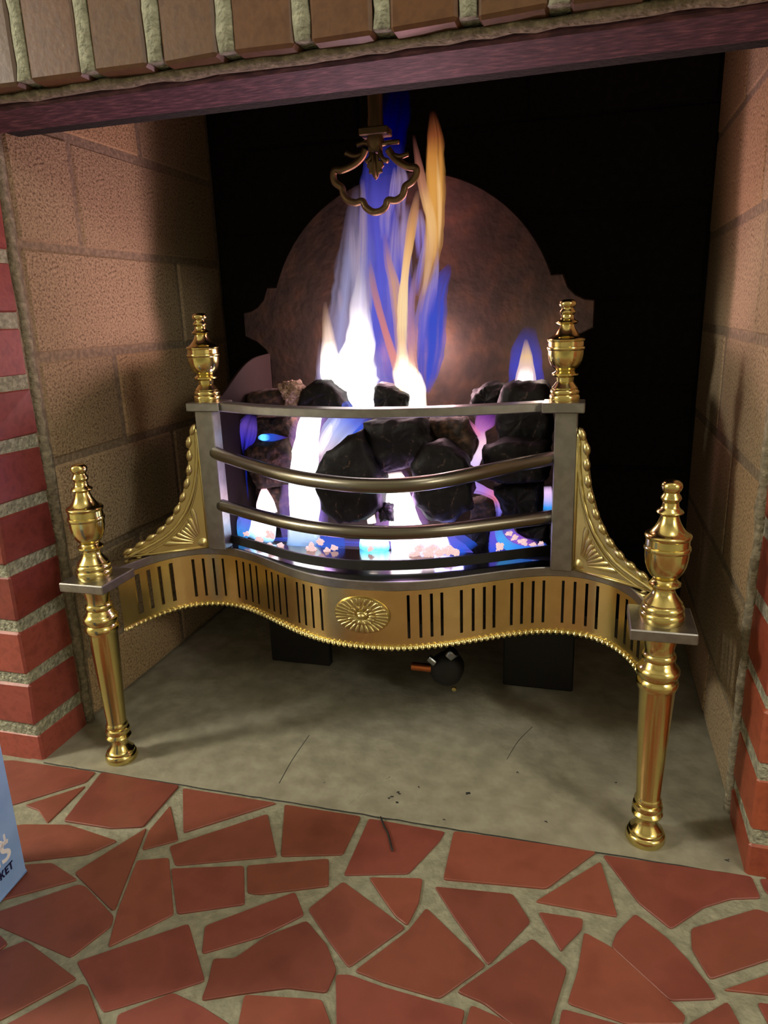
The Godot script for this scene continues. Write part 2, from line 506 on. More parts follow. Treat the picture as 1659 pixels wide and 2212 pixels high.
# ------------------------------------------------------------------ the room behind the camera
func build_room() -> void:
	var z1 := 3.6
	for d in [["wall_left", Vector3(-2.3, 1.2, 1.75), Vector3(0.1, 2.5, 3.9), "plain cream room wall on the left side"], ["wall_right", Vector3(2.3, 1.2, 1.75), Vector3(0.1, 2.5, 3.9), "plain cream room wall on the right side"],
			["wall_back", Vector3(0, 1.2, z1), Vector3(4.6, 2.5, 0.1), "plain cream room wall facing the fireplace"], ["ceiling", Vector3(0, 2.45, 1.75), Vector3(4.7, 0.1, 3.9), "plain cream ceiling over the room"]]:
		tag(put(d[0], chamfer_box(d[2], 0.002), M.plaster, self, Transform3D(Basis(), d[1])), d[3], "wall" if d[0] != "ceiling" else "ceiling", "", "structure")
	# the wall the fireplace is set in, round the brickwork
	var w := thing("wall_front", "plain cream wall round the brick fireplace", "wall", Vector3.ZERO, "", "structure")
	put("plaster", chamfer_box(Vector3(1.50, 2.5, 0.1), 0.002), M.plaster, w, at(-1.60, 1.2, -0.08))
	put("plaster", chamfer_box(Vector3(1.50, 2.5, 0.1), 0.002), M.plaster, w, at(1.60, 1.2, -0.08))
	put("plaster", chamfer_box(Vector3(1.70, 1.42, 0.1), 0.002), M.plaster, w, at(0, 1.735, -0.08))
	# unseen room lamps, placed to light the floor, brickwork and side walls
	var warm := Color(1.0, 0.975, 0.915)
	var gl := plain(Color(0.9, 0.88, 0.8), 0.4)
	gl.emission_enabled = true
	gl.emission = warm
	gl.emission_energy_multiplier = 6.0
	var t := thing("unseen_ceiling_lamp", "unseen round opal ceiling lamp, out of view, lighting the floor and the left side", "lamp", Vector3(0.95, 2.40, 0.75))
	put("base", lathe([[0.0, 0.0], [0.09, 0.0], [0.09, -0.02], [0.0, -0.02]], 32), M.steel, t)
	put("shade", lathe([[0.0, -0.13], [0.06, -0.125], [0.105, -0.10], [0.13, -0.06], [0.12, -0.03], [0.09, -0.02]], 32), gl, t)
	glow("unseen_ceiling_lamp_light", Vector3(0.95, 2.33, 0.75), warm, 0.5, 0.13)
	for k in [[-1.6, 0.82, 1.75, "unseen standing lamp with a drum shade, out of view at the left, lighting the right wall and floor"], [1.7, 1.2, 0.62, "unseen standing lamp with a drum shade, out of view at the right, lighting the left wall"]]:  # both out of view: left one lights right wall and floor, right one left wall
		var s := thing("unseen_floor_lamp", k[3], "lamp", Vector3(k[0], 0, k[1]))
		put("base", lathe([[0.0, 0.03], [0.14, 0.02], [0.15, 0.0], [0.0, 0.0]], 32), M.steel, s)
		put("pole", lathe([[0.012, 0.02], [0.012, 1.2]], 16), M.steel, s)
		put("shade", lathe([[0.18, 1.05], [0.14, 1.34], [0.0, 1.34]], 32), gl, s)
		glow("unseen_floor_lamp_light", Vector3(k[0], 1.2, k[1]), warm, k[2], 0.11)

# ------------------------------------------------------------------ brickwork
func bricks_at(w: Node3D, x0: float, x1: float, z0: float, z1: float, y0: float, y1: float, mats: Array) -> void:
	if y1 - y0 < 0.01: return
	put("brick", chamfer_box(Vector3(x1 - x0, y1 - y0, z1 - z0), 0.0028, 0.0012), mats[rng.randi() % mats.size()], w, at((x0 + x1) / 2, (y0 + y1) / 2 + rng.randf_range(-0.0006, 0.0006), (z0 + z1) / 2 + rng.randf_range(-0.0012, 0.0012)))

func build_fireplace() -> void:
	var j := 0.0075   # half a joint
	for s in [-1, 1]:
		var left: bool = s < 0
		var w := thing("wall_brick_left" if left else "wall_brick_right", "red brick pier on the left of the fireplace opening" if left else "orange-red brick pier on the right of the fireplace opening", "brick pier", Vector3.ZERO, "", "structure")
		var mats: Array = M.red if left else M.orange
		# mortar core
		put("mortar", chamfer_box(Vector3(0.424, 0.797, 0.088), 0.002), M.mortar, w, at(s * (HALF + 0.0018 + 0.212), 0.3985, -0.0462))
		for k in 11:
			var y0 := 0.045 + COURSE * (k - 1) + j
			var y1 := 0.045 + COURSE * k - j
			if k == 0: y0 = -0.02
			if k == 10: y1 = minf(y1, 0.794)
			var run: Array = [[0.0, 0.215], [0.228, 0.432]] if k % 2 == 0 else [[0.0, 0.105], [0.118, 0.323], [0.336, 0.432]]
			for r in run:
				var xa: float = s * (HALF + r[0])
				var xb: float = s * (HALF + r[1])
				bricks_at(w, minf(xa, xb), maxf(xa, xb), -0.0905, 0.0, y0, y1, mats)
	# soldier course over the opening
	var top := thing("wall_soldier", "soldier course of brown bricks standing on end above the opening", "brick course", Vector3.ZERO, "", "structure")
	put("mortar", chamfer_box(Vector3(1.70, 0.212, 0.085), 0.002), M.mortar, top, at(0, 0.904, -0.050))
	for k in range(-11, 12):
		var xc := -0.0385 + 0.0738 * k
		put("brick", chamfer_box(Vector3(0.0580, 0.214, 0.094), 0.003, 0.0012), M.soldier[rng.randi() % 4], top, at(xc, 0.7935 + 0.1075, -0.047 + rng.randf_range(-0.001, 0.001)))
		# the joint's mortar, struck a little proud and ragged
		var pts := []
		var sc := []
		for i in 15:
			pts.append(Vector3(xc + 0.0369 + rng.randf_range(-0.0007, 0.0007), 0.797 + 0.0148 * i, -0.0045))
			sc.append(rng.randf_range(0.86, 1.14))
		put("joint", sweep(pts, disc(0.0084, 10, 0.7), true, Vector3(0, 0, 1), sc), M.mortar, top)
	# ragged mortar bed and the lintel behind it
	var lin := thing("trim_1", "purplish brown lintel under the soldier course, scuffed along its length", "lintel", Vector3.ZERO, "", "structure")
	put("lintel_plate", chamfer_box(Vector3(1.70, 0.012, 0.062), 0.0025), M.lintel, lin, Transform3D(Basis(Vector3(1, 0, 0), -0.10), Vector3(0, 0.7885, -0.068)))
	put("upstand", chamfer_box(Vector3(1.70, 0.21, 0.008), 0.002), M.lintel, lin, at(0, 0.892, -0.102))
	var bed := []
	var bs := []
	for i in 90:
		bed.append(Vector3(-0.84 + 0.0189 * i, 0.7925 + rng.randf_range(-0.001, 0.001), -0.028))
		bs.append(rng.randf_range(0.8, 1.2))
	put("mortar_bed", sweep(bed, disc(0.0095, 8, 0.42), true, Vector3.UP, bs), M.grey_mortar, lin)
	# firebox sides: courses of large pitted blocks
	for s in [-1, 1]:
		var w := thing("wall_firebox_left" if s < 0 else "wall_firebox_right", "firebox wall of large pitted tan blocks on the left, behind the red brick pier" if s < 0 else "firebox wall of large pitted tan blocks on the right, behind the orange brick pier", "firebox wall", Vector3.ZERO, "", "structure")
		put("mortar", chamfer_box(Vector3(0.09, 0.95, 0.60), 0.002), M.block_joint, w, at(s * (HALF + 0.0475), 0.475, -0.345))
		# pointing strip where the blocks meet the brick pier
		var strip := []
		var ss := []
		for i in 40:
			strip.append(Vector3(s * (HALF + 0.002), 0.02 * i, -0.0985 + rng.randf_range(-0.0012, 0.0012)))
			ss.append(rng.randf_range(0.8, 1.2))
		put("pointing", sweep(strip, disc(0.0075, 8, 1.0), true, Vector3(0, 0, 1), ss), M.grey_mortar, w)
		var edge := [0.0, 0.100, 0.240, 0.385, 0.522, 0.661, 0.803, 0.95]
		var cuts := [[-0.36], [-0.27], [-0.40], [-0.27], [-0.47], [-0.23], [-0.40]] if s < 0 else [[-0.30], [-0.45], [-0.28], [-0.40], [-0.22], [-0.255], [-0.42]]
		for k in 7:
			var zs: Array = [-0.108] + cuts[k] + [-0.622]
			for q in zs.size() - 1:
				var a: float = zs[q + 1] + 0.004
				var b: float = zs[q] - 0.004
				put("block", chamfer_box(Vector3(0.09, edge[k + 1] - edge[k] - 0.0085, b - a), 0.0035, 0.0012), M.block[rng.randi() % 4], w, at(s * (HALF + 0.045 + rng.randf_range(-0.0008, 0.0012)), (edge[k] + edge[k + 1]) / 2, (a + b) / 2))
	# sooted back wall and flue
	var back := thing("wall_firebox_back", "soot-black back wall of the firebox behind the arched fireback", "firebox wall", Vector3.ZERO, "", "structure")
	put("mortar", chamfer_box(Vector3(1.04, 1.62, 0.08), 0.002), M.soot, back, at(0, 0.81, DEEP - 0.048))
	for k in 7:
		for q in 3:
			var x0: float = [-0.429, -0.143, 0.143][q] + (0.07 if k % 2 else 0.0)
			put("block", chamfer_box(Vector3(0.28, 0.136, 0.04), 0.003, 0.001), M.soot, back, at(clampf(x0 + 0.143, -0.29, 0.29), 0.07 + 0.143 * k, DEEP - 0.022))
	var flue := thing("wall_unseen_flue", "unseen soot-black flue walls above the lintel, closed on top against room light", "flue", Vector3.ZERO, "", "structure")  # out of view; boxed in and capped to keep room light out
	for s in [-1, 1]: put("flue_side", chamfer_box(Vector3(0.08, 0.70, 0.60), 0.002), M.soot, flue, at(s * (HALF + 0.041), 1.302, -0.345))
	put("flue_front", chamfer_box(Vector3(1.02, 0.85, 0.03), 0.002), M.soot, flue, at(0, 1.21, -0.124))
	put("flue_top", chamfer_box(Vector3(1.02, 0.04, 0.62), 0.002), M.soot, flue, at(0, 1.65, -0.37))

# ------------------------------------------------------------------ floor
func tile(w: Node, pts: Array) -> void:
	var poly := PackedVector2Array(pts)
	var n := poly.size()
	var o := PackedVector2Array()   # round the corners a little
	for i in n:
		var a := poly[(i - 1 + n) % n]
		var b := poly[i]
		var c := poly[(i + 1) % n]
		var ra := minf(0.0035, a.distance_to(b) * 0.25)
		var rc := minf(0.0035, c.distance_to(b) * 0.25)
		var p := b + (a - b).normalized() * ra
		var q := b + (c - b).normalized() * rc
		o.append(p)
		o.append((p + q) * 0.25 + b * 0.5)
		o.append(q)
	# plate() works in xy: x = x, y = -z, so that turning it flat puts its face up
	for i in o.size(): o[i] = Vector2(o[i].x, -o[i].y)
	var mesh := plate(o, -0.008, 0.0, 0.0006)
	put("tile", mesh, M.tile[rng.randi() % M.tile.size()], w, Transform3D(Basis(Vector3(1, 0, 0), -PI / 2) * Basis(Vector3(0, 0, 1), 0.0), Vector3(0, 0.0004 + rng.randf_range(-0.0004, 0.0004), 0)))

func build_floor() -> void:
	var slab := thing("floor_hearth", "grey concrete hearth slab under the fire basket, stained and scratched", "hearth", Vector3.ZERO, "", "structure")
	put("slab", chamfer_box(Vector3(0.90, 0.06, 0.625), 0.002), M.slab, slab, at(0, -0.030, -0.3085))
	var st := start()
	for q in [[Vector2(0.0463, -0.0334), 0.0030], [Vector2(0.0534, -0.0438), 0.0022], [Vector2(0.0560, -0.0252), 0.0018], [Vector2(0.1356, -0.0620), 0.0026], [Vector2(0.1892, -0.1159), 0.0014], [Vector2(0.0747, -0.0596), 0.0012], [Vector2(0.3073, -0.1223), 0.0014], [Vector2(0.1162, -0.0095), 0.0014], [Vector2(0.2293, -0.0321), 0.0016], [Vector2(-0.0429, -0.0417), 0.0010], [Vector2(0.4148, -0.0157), 0.0022]]:
		for k in 7:
			var c := Vector3(q[0].x + rng.randf_range(-1, 1) * q[1], 0.0, q[0].y + rng.randf_range(-1, 1) * q[1])
			var s: float = q[1] * rng.randf_range(0.3, 0.7)
			var top := c + Vector3(0, s * 0.6, 0)
			for e in 6: tri(st, top, c + Vector3(cos(TAU * e / 6), 0, sin(TAU * e / 6)) * s, c + Vector3(cos(TAU * (e + 1) / 6), 0, sin(TAU * (e + 1) / 6)) * s)
	tag(put("soot_crumbs", commit(st), M.black), "scattered black soot crumbs on the grey hearth slab in front of the basket", "soot crumbs", "", "stuff")
	for q in [[[Vector3(-0.0975, 0.0000, -0.0272), Vector3(-0.1004, 0.0000, -0.0778), Vector3(-0.0993, 0.0000, -0.1350)], 0.0005, M.black, "crack"], [[Vector3(-0.0003, 0.0000, -0.0087), Vector3(0.0138, 0.0000, -0.0347), Vector3(0.0345, 0.0000, -0.0708)], 0.0008, M.mortar, "scratch"], [[Vector3(0.1996, 0.0000, -0.2227), Vector3(0.1840, 0.0000, -0.1849), Vector3(0.1733, 0.0000, -0.1400)], 0.0004, M.black, "crack"]]:
		put(q[3], sweep(curve(q[0], 5), disc(q[1], 6, 0.5), true), q[2], slab)
	var seam := []
	for k in 60: seam.append(Vector3(-0.425 + 0.0144 * k, -0.0002, 0.0035 + rng.randf_range(-0.0006, 0.0006)))
	put("seam", sweep(seam, disc(0.0009, 6, 0.5), true), M.iron, slab)
	tag(put("twig", sweep(curve([Vector3(0.0440, 0.0020, 0.0051), Vector3(0.0525, 0.0020, 0.0197), Vector3(0.0595, 0.0020, 0.0296), Vector3(0.0715, 0.0020, 0.0545)], 5), disc(0.0011, 6, 0.6), true, Vector3.UP), M.iron), "thin dark twig lying across a tile at the front edge of the hearth slab", "twig")
	var f := thing("floor", "crazy-paved floor of broken terracotta tiles in sandy grout", "floor", Vector3.ZERO, "", "structure")
	put("grout", chamfer_box(Vector3(4.6, 0.05, 3.66), 0.0005), M.grout, f, at(0, -0.0265, 1.828))
	for t in [
		[Vector2(-0.505, 0.018), Vector2(-0.469, 0.008), Vector2(-0.342, 0.005), Vector2(-0.341, 0.026), Vector2(-0.400, 0.084), Vector2(-0.431, 0.096)],
		[Vector2(-0.386, 0.082), Vector2(-0.336, 0.032), Vector2(-0.335, 0.103), Vector2(-0.362, 0.086)],
		[Vector2(-0.334, 0.004), Vector2(-0.219, 0.005), Vector2(-0.220, 0.082), Vector2(-0.255, 0.093), Vector2(-0.319, 0.095)],
		[Vector2(-0.212, 0.009), Vector2(-0.085, 0.008), Vector2(-0.169, 0.080)],
		[Vector2(-0.210, 0.041), Vector2(-0.168, 0.092), Vector2(-0.200, 0.115), Vector2(-0.210, 0.087)],
		[Vector2(-0.088, 0.028), Vector2(-0.049, 0.089), Vector2(-0.151, 0.127), Vector2(-0.173, 0.103)],
		[Vector2(-0.075, 0.008), Vector2(0.021, 0.007), Vector2(0.020, 0.070), Vector2(-0.045, 0.088)],
		[Vector2(0.0308, 0.0081), Vector2(0.1209, 0.0096), Vector2(0.1170, 0.0270), Vector2(0.0952, 0.0799), Vector2(0.0299, 0.0976)],
		[Vector2(-0.397, 0.131), Vector2(-0.362, 0.111), Vector2(-0.308, 0.099), Vector2(-0.235, 0.109), Vector2(-0.255, 0.135), Vector2(-0.316, 0.160), Vector2(-0.354, 0.174)],
		[Vector2(-0.215, 0.082), Vector2(-0.178, 0.193), Vector2(-0.181, 0.195), Vector2(-0.251, 0.162)],
		[Vector2(-0.196, 0.130), Vector2(-0.164, 0.118), Vector2(-0.117, 0.185), Vector2(-0.157, 0.234), Vector2(-0.174, 0.196)],
		[Vector2(-0.153, 0.132), Vector2(-0.078, 0.110), Vector2(-0.054, 0.157), Vector2(-0.114, 0.184)],
		[Vector2(-0.075, 0.109), Vector2(0.007, 0.079), Vector2(0.020, 0.115), Vector2(-0.045, 0.142), Vector2(-0.058, 0.143)],
		[Vector2(-0.347, 0.185), Vector2(-0.312, 0.164), Vector2(-0.285, 0.155), Vector2(-0.241, 0.169), Vector2(-0.301, 0.212), Vector2(-0.314, 0.222)],
		[Vector2(-0.300, 0.231), Vector2(-0.236, 0.174), Vector2(-0.226, 0.175), Vector2(-0.174, 0.201), Vector2(-0.169, 0.212), Vector2(-0.184, 0.252), Vector2(-0.275, 0.239), Vector2(-0.292, 0.239)],
		[Vector2(-0.080, 0.190), Vector2(-0.011, 0.130), Vector2(0.009, 0.155), Vector2(-0.021, 0.188), Vector2(-0.067, 0.219)],
		[Vector2(0.0097, 0.1475), Vector2(0.0321, 0.1054), Vector2(0.0838, 0.1324), Vector2(0.1086, 0.1460), Vector2(0.0695, 0.2002), Vector2(0.0430, 0.1780)],
		[Vector2(0.0567, 0.0944), Vector2(0.1111, 0.0826), Vector2(0.1145, 0.1145), Vector2(0.1098, 0.1435), Vector2(0.0965, 0.1362), Vector2(0.0803, 0.1198)],
		[Vector2(-0.176, 0.254), Vector2(-0.097, 0.191), Vector2(-0.050, 0.243), Vector2(-0.075, 0.261), Vector2(-0.120, 0.291), Vector2(-0.154, 0.268)],
		[Vector2(-0.054, 0.221), Vector2(-0.035, 0.216), Vector2(-0.017, 0.187), Vector2(0.014, 0.161), Vector2(0.042, 0.182), Vector2(0.060, 0.205), Vector2(0.059, 0.228), Vector2(0.024, 0.232), Vector2(-0.013, 0.247), Vector2(-0.044, 0.261), Vector2(-0.047, 0.243)],
		[Vector2(-0.263, 0.270), Vector2(-0.239, 0.246), Vector2(-0.163, 0.269), Vector2(-0.201, 0.318), Vector2(-0.209, 0.325)],
		[Vector2(-0.283, 0.248), Vector2(-0.268, 0.247), Vector2(-0.253, 0.253), Vector2(-0.255, 0.261), Vector2(-0.265, 0.267)],
		[Vector2(-0.202, 0.332), Vector2(-0.156, 0.272), Vector2(-0.149, 0.273), Vector2(-0.112, 0.303), Vector2(-0.098, 0.320), Vector2(-0.189, 0.346)],
		[Vector2(-0.107, 0.290), Vector2(-0.072, 0.260), Vector2(-0.042, 0.265), Vector2(-0.010, 0.274), Vector2(0.006, 0.286), Vector2(-0.091, 0.314)],
		[Vector2(-0.010, 0.247), Vector2(0.057, 0.235), Vector2(0.072, 0.254), Vector2(0.080, 0.271), Vector2(0.002, 0.290)],
		[Vector2(0.0605, 0.2096), Vector2(0.0725, 0.2066), Vector2(0.1057, 0.2109), Vector2(0.1772, 0.2150), Vector2(0.1764, 0.2289), Vector2(0.1756, 0.2506), Vector2(0.0841, 0.2736)],
		[Vector2(0.1119, 0.1484), Vector2(0.1228, 0.1183), Vector2(0.1882, 0.1685), Vector2(0.1541, 0.2100), Vector2(0.1045, 0.2066), Vector2(0.0754, 0.2021)],
		[Vector2(0.130, 0.007), Vector2(0.284, 0.003), Vector2(0.235, 0.067), Vector2(0.132, 0.079)],
		[Vector2(0.290, 0.006), Vector2(0.435, 0.002), Vector2(0.438, 0.030), Vector2(0.410, 0.038), Vector2(0.383, 0.055), Vector2(0.350, 0.089), Vector2(0.323, 0.064), Vector2(0.311, 0.043)],
		[Vector2(0.288, 0.016), Vector2(0.303, 0.086), Vector2(0.225, 0.086)],
		[Vector2(0.125, 0.090), Vector2(0.203, 0.081), Vector2(0.223, 0.111), Vector2(0.190, 0.168), Vector2(0.151, 0.123)],
		[Vector2(0.229, 0.098), Vector2(0.271, 0.096), Vector2(0.270, 0.109), Vector2(0.255, 0.132), Vector2(0.252, 0.138)],
		[Vector2(0.319, 0.078), Vector2(0.346, 0.100), Vector2(0.361, 0.119), Vector2(0.374, 0.140), Vector2(0.380, 0.154), Vector2(0.342, 0.165), Vector2(0.296, 0.122), Vector2(0.301, 0.105)],
		[Vector2(0.167, 0.200), Vector2(0.226, 0.130), Vector2(0.258, 0.155), Vector2(0.247, 0.207), Vector2(0.244, 0.224), Vector2(0.225, 0.223), Vector2(0.191, 0.205)],
		[Vector2(0.272, 0.111), Vector2(0.296, 0.122), Vector2(0.339, 0.162), Vector2(0.353, 0.176), Vector2(0.350, 0.184), Vector2(0.306, 0.195), Vector2(0.259, 0.188), Vector2(0.267, 0.154)],
		[Vector2(0.368, 0.084), Vector2(0.431, 0.045), Vector2(0.452, 0.050), Vector2(0.446, 0.093), Vector2(0.377, 0.136), Vector2(0.366, 0.107)],
		[Vector2(0.386, 0.144), Vector2(0.439, 0.111), Vector2(0.436, 0.138)],
		[Vector2(0.442, 0.003), Vector2(0.481, -0.004), Vector2(0.473, 0.028), Vector2(0.453, 0.030), Vector2(0.444, 0.020)],
		[Vector2(0.181, 0.209), Vector2(0.217, 0.217), Vector2(0.226, 0.228), Vector2(0.178, 0.244)],
		[Vector2(0.255, 0.194), Vector2(0.308, 0.197), Vector2(0.311, 0.211), Vector2(0.251, 0.226)],
		[Vector2(0.388, 0.154), Vector2(0.395, 0.176), Vector2(0.395, 0.190), Vector2(0.348, 0.202), Vector2(0.355, 0.182), Vector2(0.371, 0.169)],
		[Vector2(0.411, 0.149), Vector2(0.437, 0.147), Vector2(0.433, 0.180), Vector2(0.418, 0.174)]]:
		tile(f, t)
	# the paving goes on past the frame: a jittered patchwork
	var seen := PackedVector2Array([Vector2(-0.5489, 0.0134), Vector2(0.4999, -0.0280), Vector2(0.4569, 0.1872), Vector2(-0.2042, 0.3538)])
	var step := 0.085
	for ix in range(-9, 10):
		for iz in range(0, 9):
			var c := Vector2(ix * step + (step / 2 if iz % 2 else 0.0), 0.05 + iz * step)
			if Geometry2D.is_point_in_polygon(c, seen): continue
			var pts := []
			var clear := true
			for k in [[-1, -1], [1, -1], [1, 1], [-1, 1]]:
				var p := c + Vector2(k[0], k[1]) * (step / 2 - 0.005) + Vector2(rng.randf_range(-0.012, 0.003) * k[0], rng.randf_range(-0.012, 0.003) * k[1])
				if Geometry2D.is_point_in_polygon(p, seen) or p.y < 0.004: clear = false
				pts.append(p)
			if clear: tile(f, pts)

# ------------------------------------------------------------------ the fire basket
const CX := 0.004          # the basket's middle
func bow(x: float) -> float:   # the serpentine line of the basket's front, seen from above
	var xs := [0.0, 0.05, 0.09, 0.13, 0.172, 0.215, 0.245, 0.275, 0.297, 0.312, 0.322, 0.330]
	var zs := [-0.079, -0.085, -0.101, -0.124, -0.149, -0.166, -0.167, -0.155, -0.133, -0.102, -0.065, -0.03]
	var a := absf(x)
	for i in 11:
		if a <= xs[i + 1]:
			var t: float = (a - xs[i]) / (xs[i + 1] - xs[i])
			var p0: float = zs[maxi(i - 1, 0)] if i > 0 else zs[1]
			var p1: float = zs[i]
			var p2: float = zs[i + 1]
			var h0: float = xs[i] - (xs[i - 1] if i > 0 else -xs[1])
			var h1: float = xs[i + 1] - xs[i]
			var h2: float = (xs[i + 2] - xs[i + 1]) if i < 10 else h1
			var p3: float = zs[mini(i + 2, 11)]
			var m1 := ((p2 - p1) / h1 * h0 + (p1 - p0) / h0 * h1) / (h0 + h1)
			var m2 := ((p3 - p2) / h2 * h1 + (p2 - p1) / h1 * h2) / (h1 + h2) if i < 10 else (p2 - p1) / h1
			return (2 * t * t * t - 3 * t * t + 1) * p1 + (t * t * t - 2 * t * t + t) * h1 * m1 + (-2 * t * t * t + 3 * t * t) * p2 + (t * t * t - t * t) * h1 * m2
	return zs[11]

func front_line(limit: float, gap: float) -> Array:   # points along the bow, evenly spaced
	var fine := []
	var x := -limit
	while x <= limit:
		fine.append(Vector2(x, bow(x)))
		x += 0.0005
	var out := [fine[0]]
	var run := 0.0
	for i in range(1, fine.size()):
		run += fine[i].distance_to(fine[i - 1])
		if run >= gap:
			out.append(fine[i])
			run = 0.0
	return out

func bracket(root: Node3D, s: float) -> void:
	# cast brass spandrel between post and leg: drawn flat (u outwards, y up), then set in its own upright plane
	var o := Vector3(CX + s * 0.242, 0, -0.160)
	var ux := (Vector3(CX + s * 0.335, 0, -0.100) - o).normalized()
	var nrm := ux.cross(Vector3.UP) * s      # towards the room
	var set_in := Transform3D(Basis(ux, Vector3.UP, nrm * s), o)   # right-handed for either side
	var f := 1.0 if s > 0 else -1.0          # which way the drawn front faces
	var out := [Vector2(0, 0.2595), Vector2(0, 0.428), Vector2(0.005, 0.430), Vector2(0.013, 0.412), Vector2(0.015, 0.392), Vector2(0.020, 0.364), Vector2(0.0305, 0.334), Vector2(0.046, 0.309), Vector2(0.066, 0.290), Vector2(0.089, 0.277), Vector2(0.112, 0.266), Vector2(0.113, 0.2595)]
	var root_part := put("bracket", plate(PackedVector2Array(out), -0.0025, 0.0025, 0.0008), M.brass_cast, root, set_in)
	var to3 := func(v: Vector2, z: float) -> Vector3: return Vector3(v.x, v.y, z * f)
	var rib := curve([Vector2(0.003, 0.425), Vector2(0.0055, 0.385), Vector2(0.012, 0.350), Vector2(0.024, 0.320), Vector2(0.042, 0.296), Vector2(0.065, 0.279), Vector2(0.108, 0.2615)], 6)
	var rib3 := []
	for q in rib: rib3.append(to3.call(q, 0.003))
	put("rib", sweep(rib3, disc(0.0023, 8), true, Vector3(0, 0, 1)), M.brass_cast, root_part)
	var rib_in := []
	for q in rib: rib_in.append(to3.call(q + Vector2(-0.0005, -0.0075) * (1.0 if q.x > 0.006 else 0.3), 0.003))
	put("rib", sweep(rib_in.slice(8), disc(0.0013, 8), true, Vector3(0, 0, 1)), M.brass_cast, root_part)
	for e in [[Vector2(0.002, 0.261), Vector2(0.002, 0.425)], [Vector2(0.002, 0.2615), Vector2(0.105, 0.2615)]]:
		put("border", sweep([to3.call(e[0], 0.003), to3.call(e[1], 0.003)], disc(0.0019, 8), true, Vector3(0, 0, 1)), M.brass_cast, root_part)
	# husks along the outer edge
	var edge := curve([Vector2(0.0065, 0.424), Vector2(0.0135, 0.408), Vector2(0.0145, 0.390), Vector2(0.0185, 0.364), Vector2(0.029, 0.335), Vector2(0.044, 0.3105), Vector2(0.064, 0.2915), Vector2(0.087, 0.278), Vector2(0.110, 0.267)], 8)
	var run := 0.0
	var last: Vector2 = edge[0]
	var husk := lathe([[0.0, -0.0085], [0.0026, -0.006], [0.0043, -0.001], [0.0040, 0.003], [0.0022, 0.007], [0.0, 0.0085]], 12)
	for i in edge.size():
		run += edge[i].distance_to(last)
		last = edge[i]
		if run > 0.0165 or i == 0:
			run = 0.0
			var d: Vector2 = (edge[mini(i + 1, edge.size() - 1)] - edge[maxi(i - 1, 0)]).normalized()
			var b := Basis(Vector3(d.y, -d.x, 0), Vector3(d.x, d.y, 0), Vector3(0, 0, 1))
			put("husk", husk, M.brass_cast, root_part, Transform3D(b, to3.call(edge[i], 0.0022)))
	# sun-ray fan from the inner corner
	var ray_mesh := lathe([[0.0, 0.0], [0.0012, 0.004], [0.0042, 0.030], [0.0030, 0.036], [0.0, 0.038]], 8)
	for k in 8:
		var a := 0.10 + 0.185 * k
		var reach: float = [1.55, 1.2, 0.98, 0.88, 0.85, 0.92, 1.1, 1.5][k]
		var d := Vector2(cos(a), sin(a))
		var b := Basis(Vector3(d.y, -d.x, 0), Vector3(d.x, d.y, 0) * reach * 0.72, Vector3(0, 0, 0.55))
		put("ray", ray_mesh, M.brass_cast, root_part, Transform3D(b, to3.call(Vector2(0.010, 0.268) + d * 0.010, 0.0022)))
	put("boss", lathe([[0.0, 0.003], [0.005, 0.002], [0.008, 0.0]], 16), M.brass_cast, root_part, Transform3D(Basis(Vector3(1, 0, 0), PI / 2 * f), to3.call(Vector2(0.009, 0.268), 0.002)))

